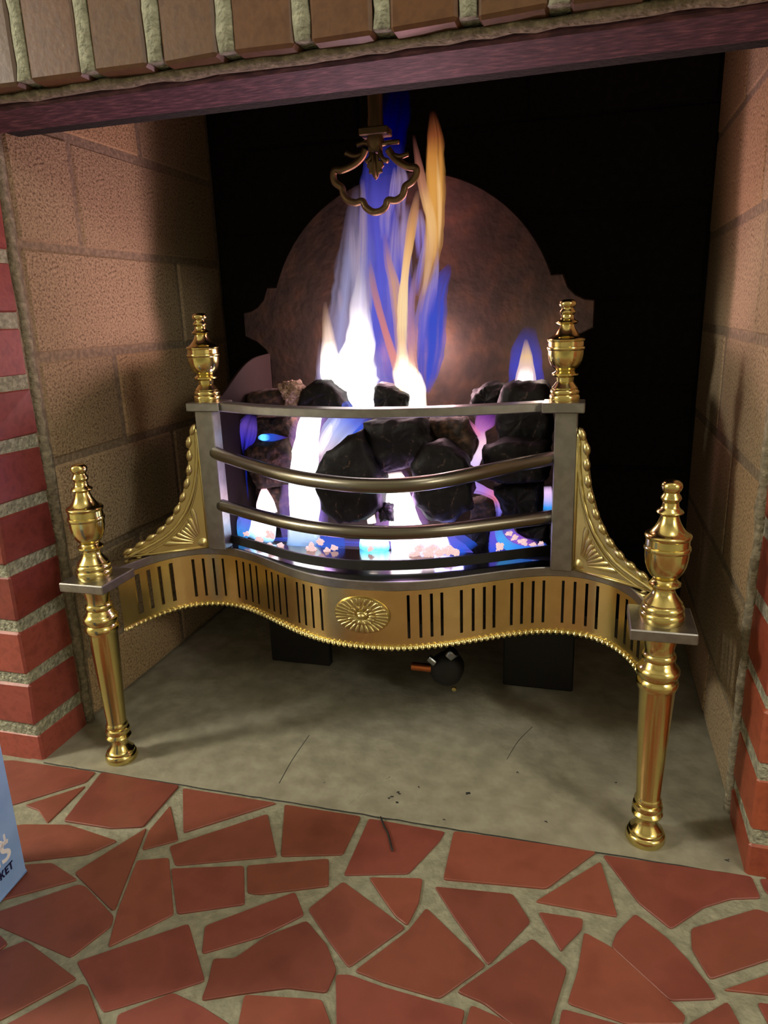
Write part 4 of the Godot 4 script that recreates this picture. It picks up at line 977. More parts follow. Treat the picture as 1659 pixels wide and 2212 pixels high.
	tongue(f, H, [Vector4(0.0321, 0.4566, -0.2740, 0.0088), Vector4(0.0281, 0.4782, -0.2740, 0.0069), Vector4(0.0260, 0.4997, -0.2740, 0.0043), Vector4(0.0251, 0.5238, -0.2750, 0.0018)], [Color(1, 0.85, 0.65, 0.9), Color(0.7, 0.5, 0.36, 0.6), Color(0.3, 0.17, 0.12, 0.4), Color(0.15, 0.08, 0.07, 0.0)], 0.6, 53, 1.0, 0.2)
	tongue(f, H, [Vector4(0.0075, 0.4394, -0.2620, 0.0056), Vector4(0.0117, 0.4506, -0.2620, 0.0062), Vector4(0.0146, 0.4642, -0.2620, 0.0031), Vector4(0.0156, 0.4752, -0.2620, 0.0006)], [Color(0.7, 0.5, 0.3, 0.8), Color(0.5, 0.34, 0.16, 0.8), Color(0.25, 0.15, 0.06, 0.6), Color(0.2, 0.1, 0.04, 0.0)], 0.6, 54, 1.0, 0.2)
	tongue(f, S, [Vector4(0.0126, 0.5118, -0.2780, 0.0075), Vector4(0.0135, 0.5479, -0.2780, 0.0074), Vector4(0.0144, 0.5745, -0.2800, 0.0073), Vector4(0.0170, 0.6006, -0.2800, 0.0055), Vector4(0.0215, 0.6291, -0.2800, 0.0054), Vector4(0.0272, 0.6597, -0.2800, 0.0065), Vector4(0.0327, 0.6870, -0.2800, 0.0059), Vector4(0.0380, 0.7110, -0.2800, 0.0023)], [Color(1, 0.7, 0.4, 0.0), Color(1, 0.72, 0.40, 0.9), Color(1, 0.72, 0.38, 0.95), Color(1, 0.66, 0.33, 0.95), Color(0.9, 0.52, 0.22, 0.9), Color(0.72, 0.36, 0.13, 0.8), Color(0.5, 0.23, 0.11, 0.6), Color(0.25, 0.12, 0.09, 0.0)], 0.6, 6, 1.0, 0.3)
	tongue(f, S, [Vector4(0.0119, 0.4936, -0.2760, 0.0075), Vector4(0.0089, 0.5360, -0.2800, 0.0074), Vector4(0.0062, 0.5718, -0.2820, 0.0080), Vector4(0.0013, 0.6014, -0.2850, 0.0074), Vector4(-0.0062, 0.6309, -0.2880, 0.0055), Vector4(-0.0106, 0.6657, -0.2900, 0.0030)], [Color(0.8, 0.5, 0.4, 0.0), Color(0.65, 0.33, 0.27, 0.6), Color(0.62, 0.33, 0.22, 0.7), Color(0.60, 0.31, 0.22, 0.7), Color(0.45, 0.22, 0.25, 0.5), Color(0.25, 0.13, 0.25, 0.0)], 0.6, 7, 1.3)
	tongue(f, S, [Vector4(0.0148, 0.4693, -0.2720, 0.0100), Vector4(0.0018, 0.5031, -0.2740, 0.0062), Vector4(-0.0098, 0.5396, -0.2760, 0.0050), Vector4(-0.0206, 0.5787, -0.2780, 0.0049), Vector4(-0.0261, 0.6083, -0.2790, 0.0043), Vector4(-0.0292, 0.6345, -0.2800, 0.0018)], [Color(0.9, 0.5, 0.45, 0.2), Color(0.80, 0.30, 0.26, 0.75), Color(0.68, 0.23, 0.22, 0.75), Color(0.55, 0.22, 0.20, 0.65), Color(0.4, 0.2, 0.22, 0.5), Color(0.25, 0.15, 0.25, 0.0)], 0.6, 8, 1.0, 0.2)
	tongue(f, S, [Vector4(0.0303, 0.4564, -0.2760, 0.0088), Vector4(0.0263, 0.4994, -0.2780, 0.0062), Vector4(0.0243, 0.5416, -0.2800, 0.0055), Vector4(0.0272, 0.5828, -0.2800, 0.0049), Vector4(0.0355, 0.6227, -0.2800, 0.0030)], [Color(0.95, 0.6, 0.5, 0.7), Color(0.70, 0.33, 0.32, 0.75), Color(0.5, 0.24, 0.36, 0.6), Color(0.4, 0.22, 0.42, 0.45), Color(0.3, 0.2, 0.4, 0.0)], 0.6, 9, 1.3)
	# tallest flame, top right
	f = thing("flame", "tallest orange flame, its tip passing just right of the hanging damper handle", "flame")
	tongue(f, S, [Vector4(0.0402, 0.5590, -0.2700, 0.0030), Vector4(0.0445, 0.5877, -0.2700, 0.0060), Vector4(0.0510, 0.6130, -0.2700, 0.0095), Vector4(0.0568, 0.6350, -0.2700, 0.0118), Vector4(0.0602, 0.6596, -0.2700, 0.0128), Vector4(0.0628, 0.6916, -0.2680, 0.0127), Vector4(0.0636, 0.7177, -0.2660, 0.0125), Vector4(0.0636, 0.7436, -0.2650, 0.0119), Vector4(0.0639, 0.7666, -0.2650, 0.0101), Vector4(0.0610, 0.7955, -0.2650, 0.0033)], [Color(0.5, 0.25, 0.25, 0.0), Color(0.45, 0.22, 0.18, 0.3), Color(0.55, 0.27, 0.12, 0.5), Color(0.65, 0.32, 0.09, 0.65), Color(0.70, 0.34, 0.08, 0.72), Color(0.70, 0.33, 0.075, 0.75), Color(0.66, 0.30, 0.065, 0.75), Color(0.52, 0.21, 0.045, 0.75), Color(0.22, 0.06, 0.02, 0.65), Color(0.03, 0.005, 0.005, 0.0)], 0.5, 10, 1.5, 0.9)
	tongue(f, S, [Vector4(0.0605, 0.6260, -0.2600, 0.0035), Vector4(0.0600, 0.6641, -0.2600, 0.0058), Vector4(0.0545, 0.6886, -0.2600, 0.0063), Vector4(0.0486, 0.7104, -0.2620, 0.0063), Vector4(0.0434, 0.7347, -0.2640, 0.0051), Vector4(0.0372, 0.7713, -0.2640, 0.0017)], [Color(0.8, 0.45, 0.2, 0.0), Color(0.8, 0.46, 0.18, 0.7), Color(0.80, 0.45, 0.18, 0.75), Color(0.50, 0.22, 0.12, 0.7), Color(0.30, 0.11, 0.075, 0.6), Color(0.06, 0.015, 0.015, 0.0)], 0.5, 11, 1.0, 0.25)
	tongue(f, S, [Vector4(0.0467, 0.5818, -0.2620, 0.0024), Vector4(0.0542, 0.6264, -0.2620, 0.0053), Vector4(0.0567, 0.6699, -0.2620, 0.0052), Vector4(0.0508, 0.7023, -0.2620, 0.0023)], [Color(0.9, 0.6, 0.4, 0.0), Color(0.65, 0.37, 0.2, 0.55), Color(0.85, 0.53, 0.26, 0.6), Color(0.6, 0.3, 0.2, 0.0)], 0.5, 12)
	tongue(f, S, [Vector4(0.0682, 0.6364, -0.2580, 0.0017), Vector4(0.0699, 0.6740, -0.2580, 0.0029), Vector4(0.0692, 0.7109, -0.2580, 0.0028), Vector4(0.0674, 0.7471, -0.2580, 0.0011)], [Color(0.9, 0.6, 0.3, 0.0), Color(0.85, 0.5, 0.22, 0.5), Color(0.85, 0.5, 0.2, 0.5), Color(0.6, 0.3, 0.1, 0.0)], 0.5, 55)
	# blue gas
	f = thing("flame", "wide transparent blue flame behind the orange streaks, reaching up to the lintel", "flame")
	tongue(f, S, [Vector4(-0.0250, 0.4521, -0.3150, 0.0291), Vector4(-0.0212, 0.5229, -0.3150, 0.0402), Vector4(-0.0187, 0.5971, -0.3150, 0.0394), Vector4(-0.0222, 0.6566, -0.3120, 0.0312), Vector4(-0.0219, 0.7026, -0.3100, 0.0270), Vector4(-0.0186, 0.7417, -0.3100, 0.0255), Vector4(-0.0060, 0.7791, -0.3100, 0.0239), Vector4(0.0050, 0.8155, -0.3100, 0.0200), Vector4(0.0107, 0.8463, -0.3100, 0.0117)], [Color(0.12, 0.13, 0.7, 0.25), Color(0.10, 0.11, 0.64, 0.7), Color(0.11, 0.115, 0.64, 0.75), Color(0.10, 0.095, 0.54, 0.72), Color(0.085, 0.075, 0.45, 0.7), Color(0.03, 0.03, 0.24, 0.65), Color(0.002, 0.003, 0.065, 0.6), Color(0.0, 0.0, 0.02, 0.6), Color(0, 0, 0.01, 0.0)], 0.25, 13, 1.3, 0.5)
	for w in [[Vector4(-0.0078, 0.6840, -0.3050, 0.0037), Vector4(-0.0034, 0.7035, -0.3050, 0.0049), Vector4(-0.0002, 0.7256, -0.3050, 0.0042), Vector4(0.0017, 0.7448, -0.3050, 0.0018)], [Vector4(0.0086, 0.6829, -0.3050, 0.0055), Vector4(0.0094, 0.7110, -0.3050, 0.0079), Vector4(0.0112, 0.7303, -0.3050, 0.0084), Vector4(0.0080, 0.7498, -0.3050, 0.0030)], [Vector4(-0.0057, 0.5478, -0.3050, 0.0089), Vector4(-0.0051, 0.6082, -0.3050, 0.0087), Vector4(-0.0011, 0.6549, -0.3050, 0.0074), Vector4(0.0041, 0.7002, -0.3050, 0.0036)], [Vector4(-0.0141, 0.6557, -0.3060, 0.0074), Vector4(-0.0131, 0.6845, -0.3060, 0.0086), Vector4(-0.0098, 0.7069, -0.3060, 0.0037)], [Vector4(0.0139, 0.6074, -0.3060, 0.0087), Vector4(0.0126, 0.6542, -0.3060, 0.0098), Vector4(0.0163, 0.6995, -0.3060, 0.0061)], [Vector4(-0.0392, 0.4466, -0.3060, 0.0106), Vector4(-0.0363, 0.4855, -0.3060, 0.0117), Vector4(-0.0321, 0.5235, -0.3060, 0.0052)]]:
		tongue(f, S, w, [Color(0.4, 0.28, 0.6, 0.0), Color(0.34, 0.25, 0.56, 0.45), Color(0.36, 0.25, 0.45, 0.5), Color(0.3, 0.2, 0.4, 0.0)], 0.4, rng.randi() % 999, 1.4)
	f = thing("flame", "vivid blue flame at the right edge of the fire, against the brown fireback", "flame")
	tongue(f, S, [Vector4(0.0391, 0.4536, -0.3000, 0.0051), Vector4(0.0436, 0.4851, -0.3000, 0.0152), Vector4(0.0474, 0.5190, -0.3000, 0.0195), Vector4(0.0498, 0.5523, -0.3000, 0.0193), Vector4(0.0527, 0.5761, -0.3000, 0.0173), Vector4(0.0605, 0.5964, -0.3000, 0.0122), Vector4(0.0693, 0.6117, -0.3000, 0.0073), Vector4(0.0744, 0.6218, -0.3000, 0.0024)], [Color(0.08, 0.09, 0.6, 0.0), Color(0.06, 0.085, 0.56, 0.75), Color(0.055, 0.085, 0.56, 0.85), Color(0.05, 0.08, 0.54, 0.85), Color(0.06, 0.075, 0.50, 0.8), Color(0.07, 0.07, 0.42, 0.65), Color(0.06, 0.05, 0.3, 0.4), Color(0.04, 0.03, 0.2, 0.0)], 0.3, 16, 0.9, 0.7)
	for w in [[Vector4(0.0316, 0.5104, -0.2950, 0.0101), Vector4(0.0369, 0.5528, -0.2950, 0.0112), Vector4(0.0459, 0.5939, -0.2950, 0.0086), Vector4(0.0520, 0.6226, -0.2950, 0.0036)], [Vector4(0.0461, 0.5585, -0.2940, 0.0062), Vector4(0.0529, 0.5878, -0.2940, 0.0055), Vector4(0.0570, 0.6166, -0.2940, 0.0042), Vector4(0.0587, 0.6506, -0.2940, 0.0018)], [Vector4(0.0289, 0.5829, -0.2940, 0.0049), Vector4(0.0387, 0.6290, -0.2940, 0.0049), Vector4(0.0454, 0.6570, -0.2940, 0.0024)], [Vector4(0.0370, 0.6292, -0.2960, 0.0073), Vector4(0.0364, 0.6634, -0.2960, 0.0084), Vector4(0.0352, 0.6914, -0.2960, 0.0036)]]:
		tongue(f, S, w, [Color(0.3, 0.2, 0.7, 0.0), Color(0.25, 0.19, 0.60, 0.5), Color(0.36, 0.26, 0.50, 0.5), Color(0.4, 0.25, 0.35, 0.0)], 0.4, rng.randi() % 999, 1.4)
	# small flame on the right-hand coal
	f = thing("flame", "small separate flame with a blue edge on the big right-hand coal", "flame")
	tongue(f, M.flame_hot, [Vector4(0.1774, 0.4701, -0.2650, 0.0113), Vector4(0.1777, 0.4835, -0.2650, 0.0089), Vector4(0.1781, 0.4934, -0.2650, 0.0053)], [Color(1, 0.85, 0.8, 0.6), Color(0.7, 0.5, 0.45, 0.4), Color(0.3, 0.2, 0.12, 0.0)], 0.6, 18, 0.8, 0.2)
	tongue(f, S, [Vector4(0.1771, 0.4698, -0.2680, 0.0143), Vector4(0.1774, 0.4862, -0.2680, 0.0112), Vector4(0.1777, 0.5036, -0.2680, 0.0077), Vector4(0.1766, 0.5254, -0.2680, 0.0018)], [Color(0.8, 0.55, 0.75, 0.9), Color(0.85, 0.6, 0.6, 0.9), Color(0.85, 0.55, 0.30, 0.85), Color(0.5, 0.3, 0.3, 0.0)], 0.6, 19, 0.6, 0.2)
	tongue(f, S, [Vector4(0.1770, 0.4657, -0.2850, 0.0242), Vector4(0.1747, 0.4907, -0.2850, 0.0217), Vector4(0.1760, 0.5142, -0.2850, 0.0179), Vector4(0.1802, 0.5401, -0.2850, 0.0071)], [Color(0.06, 0.06, 0.45, 0.5), Color(0.07, 0.07, 0.5, 0.75), Color(0.06, 0.06, 0.36, 0.55), Color(0.03, 0.03, 0.2, 0.0)], 0.4, 20, 0.7, 0.2)
	# inside the basket
	f = thing("flame", "thick white column of flame at the left, seen behind both round bars", "flame")
	tongue(f, H, [Vector4(-0.1328, 0.2387, -0.2250, 0.0133), Vector4(-0.1273, 0.2653, -0.2300, 0.0211), Vector4(-0.1252, 0.3051, -0.2350, 0.0223), Vector4(-0.1247, 0.3510, -0.2400, 0.0221), Vector4(-0.1206, 0.3897, -0.2450, 0.0181), Vector4(-0.1169, 0.4207, -0.2550, 0.0155), Vector4(-0.1042, 0.4456, -0.2620, 0.0090)], [Color(0.3, 0.6, 1, 0.5), Color(0.75, 0.85, 1, 0.8), Color(1, 0.97, 1, 0.95), Color(1, 0.95, 0.95, 0.95), Color(1, 0.94, 0.9, 0.95), Color(1, 0.92, 0.88, 0.9), Color(1, 0.85, 0.8, 0.3)], 0.55, 21, 0.6, 0.1)
	tongue(f, S, [Vector4(-0.1349, 0.2292, -0.2320, 0.0295), Vector4(-0.1317, 0.2823, -0.2420, 0.0373), Vector4(-0.1272, 0.3420, -0.2500, 0.0382), Vector4(-0.1217, 0.3873, -0.2580, 0.0354), Vector4(-0.1104, 0.4256, -0.2660, 0.0261), Vector4(-0.0996, 0.4575, -0.2700, 0.0103)], [Color(0.15, 0.2, 0.9, 0.3), Color(0.4, 0.25, 0.9, 0.5), Color(0.55, 0.3, 0.75, 0.45), Color(0.5, 0.25, 0.6, 0.4), Color(0.4, 0.25, 0.7, 0.4), Color(0.2, 0.1, 0.4, 0.0)], 0.35, 61, 1.4, 0.4)  # wide violet halo: glow round the column, painted as a faint body
	tongue(f, S, [Vector4(-0.1053, 0.3560, -0.2500, 0.0052), Vector4(-0.0933, 0.3827, -0.2500, 0.0142), Vector4(-0.0761, 0.4089, -0.2500, 0.0204), Vector4(-0.0537, 0.4282, -0.2500, 0.0227), Vector4(-0.0333, 0.4409, -0.2500, 0.0113)], [Color(0.9, 0.6, 0.6, 0.0), Color(0.85, 0.7, 0.85, 0.75), Color(0.5, 0.55, 0.95, 0.8), Color(0.14, 0.2, 0.85, 0.8), Color(0.08, 0.1, 0.6, 0.0)], 0.5, 22, 0.7)
	tongue(f, H, [Vector4(-0.1029, 0.3740, -0.2430, 0.0032), Vector4(-0.0897, 0.4003, -0.2430, 0.0077), Vector4(-0.0757, 0.4212, -0.2450, 0.0063), Vector4(-0.0700, 0.4345, -0.2500, 0.0025)], [Color(1, 0.8, 0.75, 0.0), Color(0.5, 0.42, 0.5, 0.5), Color(0.4, 0.4, 0.6, 0.4), Color(0.2, 0.2, 0.5, 0.0)], 0.5, 23)
	tongue(f, S, [Vector4(-0.0540, 0.3894, -0.2350, 0.0031), Vector4(-0.0435, 0.4023, -0.2350, 0.0075), Vector4(-0.0306, 0.4176, -0.2380, 0.0062), Vector4(-0.0243, 0.4298, -0.2400, 0.0025)], [Color(0.05, 0.1, 0.7, 0.4), Color(0.05, 0.12, 0.75, 0.85), Color(0.05, 0.10, 0.7, 0.7), Color(0.04, 0.05, 0.4, 0.0)], 0.4, 24, 0.6)
	f = thing("flame", "white flame in the middle between the two round bars, behind the small cinder", "flame")
	tongue(f, H, [Vector4(0.0296, 0.2724, -0.2120, 0.0286), Vector4(0.0251, 0.2929, -0.2120, 0.0210), Vector4(0.0201, 0.3165, -0.2140, 0.0185), Vector4(0.0146, 0.3412, -0.2160, 0.0172), Vector4(0.0115, 0.3596, -0.2180, 0.0110)], [Color(0.9, 0.85, 1, 0.6), Color(1, 0.93, 0.95, 0.95), Color(1, 0.95, 0.92, 0.95), Color(1, 0.92, 0.88, 0.9), Color(1, 0.8, 0.7, 0.0)], 0.4, 25, 0.6, 0.1)
	tongue(f, S, [Vector4(0.0201, 0.2487, -0.2220, 0.0507), Vector4(0.0180, 0.2877, -0.2240, 0.0377), Vector4(0.0135, 0.3259, -0.2260, 0.0299), Vector4(0.0090, 0.3636, -0.2280, 0.0148)], [Color(0.3, 0.25, 0.95, 0.4), Color(0.6, 0.3, 0.8, 0.5), Color(0.6, 0.28, 0.7, 0.45), Color(0.3, 0.12, 0.4, 0.0)], 0.3, 62, 1.4, 0.4)  # painted violet glow surrounding the middle flame
	tongue(f, H, [Vector4(-0.0134, 0.2957, -0.1920, 0.0061), Vector4(-0.0143, 0.3071, -0.1920, 0.0055), Vector4(-0.0110, 0.3243, -0.1920, 0.0024), Vector4(-0.0085, 0.3396, -0.1940, 0.0006)], [Color(1, 0.9, 0.85, 0.8), Color(0.8, 0.5, 0.4, 0.7), Color(0.3, 0.14, 0.09, 0.4), Color(0.2, 0.1, 0.08, 0.0)], 0.5, 26)
	f = thing("flame", "violet forked flame in the gap right of the brown ridged coal", "flame")
	tongue(f, S, [Vector4(0.1152, 0.3679, -0.2320, 0.0072), Vector4(0.1233, 0.3835, -0.2340, 0.0054), Vector4(0.1271, 0.3984, -0.2360, 0.0048), Vector4(0.1235, 0.4127, -0.2400, 0.0072), Vector4(0.1301, 0.4271, -0.2440, 0.0143), Vector4(0.1399, 0.4382, -0.2500, 0.0072)], [Color(0.75, 0.55, 1, 0.9), Color(1, 0.75, 0.95, 0.95), Color(1, 0.6, 0.75, 0.95), Color(0.6, 0.2, 0.55, 0.8), Color(0.24, 0.06, 0.32, 0.75), Color(0.1, 0.03, 0.2, 0.0)], 0.5, 27, 0.5, 0.3)
	tongue(f, S, [Vector4(0.1252, 0.4042, -0.2370, 0.0036), Vector4(0.1161, 0.4159, -0.2380, 0.0036), Vector4(0.1055, 0.4276, -0.2400, 0.0024)], [Color(0.9, 0.3, 0.5, 0.7), Color(0.7, 0.2, 0.4, 0.6), Color(0.3, 0.1, 0.2, 0.0)], 0.5, 28)
	tongue(f, S, [Vector4(0.1155, 0.3399, -0.2300, 0.0085), Vector4(0.1294, 0.3353, -0.2300, 0.0060), Vector4(0.1457, 0.3266, -0.2300, 0.0060), Vector4(0.1492, 0.3105, -0.2320, 0.0048), Vector4(0.1476, 0.2978, -0.2320, 0.0024)], [Color(0.4, 0.3, 0.8, 0.7), Color(0.5, 0.22, 0.7, 0.8), Color(0.8, 0.2, 0.3, 0.75), Color(0.25, 0.2, 0.8, 0.7), Color(0.1, 0.1, 0.6, 0.0)], 0.5, 29, 0.6)
	f = thing("pilot_flame", "thin blue pilot jet with a bright cyan root, below the top bar at the left", "flame")
	tongue(f, H, [Vector4(-0.1870, 0.4002, -0.2320, 0.0019), Vector4(-0.1813, 0.4010, -0.2320, 0.0045), Vector4(-0.1749, 0.4010, -0.2320, 0.0045), Vector4(-0.1686, 0.4011, -0.2320, 0.0026)], [Color(0.05, 0.1, 0.4, 0.2), Color(0.06, 0.28, 0.6, 0.85), Color(0.06, 0.28, 0.6, 0.85), Color(0.02, 0.1, 0.4, 0.2)], 0.8, 30, 0.4, 0.0)
	tongue(f, S, [Vector4(-0.1799, 0.4005, -0.2350, 0.0052), Vector4(-0.1658, 0.4007, -0.2350, 0.0052), Vector4(-0.1532, 0.4008, -0.2350, 0.0026), Vector4(-0.1434, 0.4009, -0.2350, 0.0006)], [Color(0.03, 0.1, 0.7, 0.9), Color(0.03, 0.09, 0.6, 0.9), Color(0.05, 0.05, 0.4, 0.7), Color(0.1, 0.02, 0.2, 0.0)], 0.8, 31, 0.4, 0.0)
	tongue(f, S, [Vector4(-0.2172, 0.3723, -0.2400, 0.0066), Vector4(-0.2113, 0.3959, -0.2400, 0.0145), Vector4(-0.2051, 0.4158, -0.2400, 0.0144), Vector4(-0.1997, 0.4314, -0.2450, 0.0065)], [Color(0.02, 0.02, 0.4, 0.0), Color(0.04, 0.03, 0.5, 0.8), Color(0.12, 0.06, 0.42, 0.7), Color(0.06, 0.03, 0.3, 0.0)], 0.5, 32, 0.7)
	tongue(f, S, [Vector4(-0.2219, 0.2999, -0.2400, 0.0068), Vector4(-0.2214, 0.3209, -0.2400, 0.0074), Vector4(-0.2202, 0.3484, -0.2400, 0.0067), Vector4(-0.2183, 0.3689, -0.2400, 0.0033)], [Color(0.02, 0.02, 0.3, 0.0), Color(0.01, 0.02, 0.36, 0.7), Color(0.01, 0.02, 0.34, 0.7), Color(0.01, 0.01, 0.2, 0.0)], 0.4, 33, 0.7)
	# low flames along the burner
	f = thing("burner_flame", "low row of blue and white gas flames along the burner tray", "flame")
	for q in [
		[Vector4(-0.2198, 0.2627, -0.2050, 0.0132), Vector4(-0.2087, 0.2792, -0.2050, 0.0145), Vector4(-0.2011, 0.2947, -0.2070, 0.0065), Color(0.05, 0.35, 0.9), Color(0.15, 0.2, 0.85)],
		[Vector4(-0.1839, 0.2598, -0.2050, 0.0197), Vector4(-0.1788, 0.2800, -0.2070, 0.0196), Vector4(-0.1739, 0.3031, -0.2100, 0.0143), Color(0.3, 0.6, 1), Color(1, 0.9, 1)],
		[Vector4(-0.1726, 0.2959, -0.2120, 0.0157), Vector4(-0.1750, 0.3121, -0.2140, 0.0130), Vector4(-0.1771, 0.3317, -0.2160, 0.0039), Color(1, 0.9, 1), Color(1, 0.6, 0.7)],
		[Vector4(-0.1177, 0.2412, -0.2000, 0.0219), Vector4(-0.1177, 0.2637, -0.2040, 0.0245), Vector4(-0.1184, 0.2887, -0.2100, 0.0193), Color(0.12, 0.35, 0.95), Color(0.8, 0.95, 1)],
		[Vector4(-0.0798, 0.2449, -0.2000, 0.0230), Vector4(-0.0745, 0.2617, -0.2030, 0.0191), Vector4(-0.0719, 0.2788, -0.2060, 0.0114), Color(0.05, 0.16, 0.75), Color(0.06, 0.10, 0.6)],
		[Vector4(-0.0130, 0.2556, -0.1960, 0.0199), Vector4(-0.0124, 0.2700, -0.1960, 0.0211), Vector4(-0.0126, 0.2810, -0.1980, 0.0173), Color(0.1, 0.55, 0.9), Color(0.7, 0.97, 1)],
		[Vector4(-0.0088, 0.2663, -0.1920, 0.0099), Vector4(-0.0085, 0.2741, -0.1920, 0.0111), Vector4(-0.0082, 0.2831, -0.1920, 0.0086), Color(1, 1, 1), Color(1, 1, 1)],
		[Vector4(0.0269, 0.2500, -0.2000, 0.0173), Vector4(0.0300, 0.2684, -0.2000, 0.0209), Vector4(0.0320, 0.2879, -0.2040, 0.0209), Color(0.5, 0.8, 1), Color(1, 1, 1)],
		[Vector4(0.0625, 0.2537, -0.2050, 0.0246), Vector4(0.0628, 0.2699, -0.2050, 0.0269), Vector4(0.0657, 0.2854, -0.2070, 0.0183), Color(0.45, 0.45, 1), Color(1, 0.85, 0.95)],
		[Vector4(0.1051, 0.2539, -0.2100, 0.0269), Vector4(0.0959, 0.2663, -0.2100, 0.0220), Vector4(0.0833, 0.2765, -0.2120, 0.0110), Color(0.03, 0.12, 0.8), Color(0.15, 0.15, 0.8)],
		[Vector4(0.1437, 0.2556, -0.2120, 0.0060), Vector4(0.1448, 0.2722, -0.2120, 0.0060), Vector4(0.1468, 0.2968, -0.2140, 0.0048), Color(0.05, 0.1, 0.8), Color(0.15, 0.1, 0.7)],
		[Vector4(0.2127, 0.3170, -0.2050, 0.0058), Vector4(0.2128, 0.3326, -0.2050, 0.0057), Vector4(0.2117, 0.3498, -0.2070, 0.0046), Color(0.05, 0.35, 0.95), Color(0.9, 0.6, 1)]]:
		var lo: Color = q[3]
		var hi: Color = q[4]
		tongue(f, M.flame_hot if lo.g > 0.4 else M.flame, [q[0], q[1], q[2]], [Color(lo, 0.0), Color(lo, 0.9), Color(lo.lerp(hi, 0.6), 0.95), Color(hi, 0.9), Color(hi, 0.0)], 0.5, rng.randi() % 999, 0.6, 0.3)
	tongue(f, M.flame, [Vector4(-0.2351, 0.2480, -0.2220, 0.0041), Vector4(-0.1505, 0.2429, -0.2200, 0.0172), Vector4(-0.0521, 0.2445, -0.2180, 0.0193), Vector4(0.0405, 0.2513, -0.2180, 0.0188), Vector4(0.1281, 0.2609, -0.2200, 0.0147), Vector4(0.2054, 0.2710, -0.2220, 0.0048)], [Color(0.05, 0.08, 0.7, 0.0), Color(0.07, 0.12, 0.8, 0.7), Color(0.10, 0.12, 0.75, 0.6), Color(0.35, 0.2, 0.8, 0.65), Color(0.08, 0.10, 0.75, 0.65), Color(0.05, 0.08, 0.6, 0.0)], 0.4, 63, 1.2, 0.6)  # one wide faint body painting the general glow behind the coals
	tongue(f, M.flame, [Vector4(0.1494, 0.2944, -0.2120, 0.0048), Vector4(0.1545, 0.2784, -0.2100, 0.0060), Vector4(0.1655, 0.2683, -0.2080, 0.0066), Vector4(0.1834, 0.2650, -0.2060, 0.0059), Vector4(0.2008, 0.2673, -0.2060, 0.0053), Vector4(0.2121, 0.2741, -0.2060, 0.0029)], [Color(0.1, 0.3, 0.95, 0.3), Color(0.08, 0.4, 0.95, 0.95), Color(0.06, 0.36, 0.95, 0.95), Color(0.04, 0.22, 0.9, 0.95), Color(0.04, 0.15, 0.8, 0.9), Color(0.04, 0.1, 0.6, 0.2)], 0.7, 40, 0.4, 0.2)
	tongue(f, M.flame, [Vector4(0.1575, 0.2910, -0.2140, 0.0108), Vector4(0.1677, 0.2790, -0.2140, 0.0096), Vector4(0.1826, 0.2723, -0.2140, 0.0072), Vector4(0.2002, 0.2696, -0.2140, 0.0047)], [Color(0.10, 0.12, 0.7, 0.3), Color(0.25, 0.12, 0.7, 0.75), Color(0.35, 0.12, 0.65, 0.7), Color(0.3, 0.12, 0.6, 0.1)], 0.5, 41, 0.5)

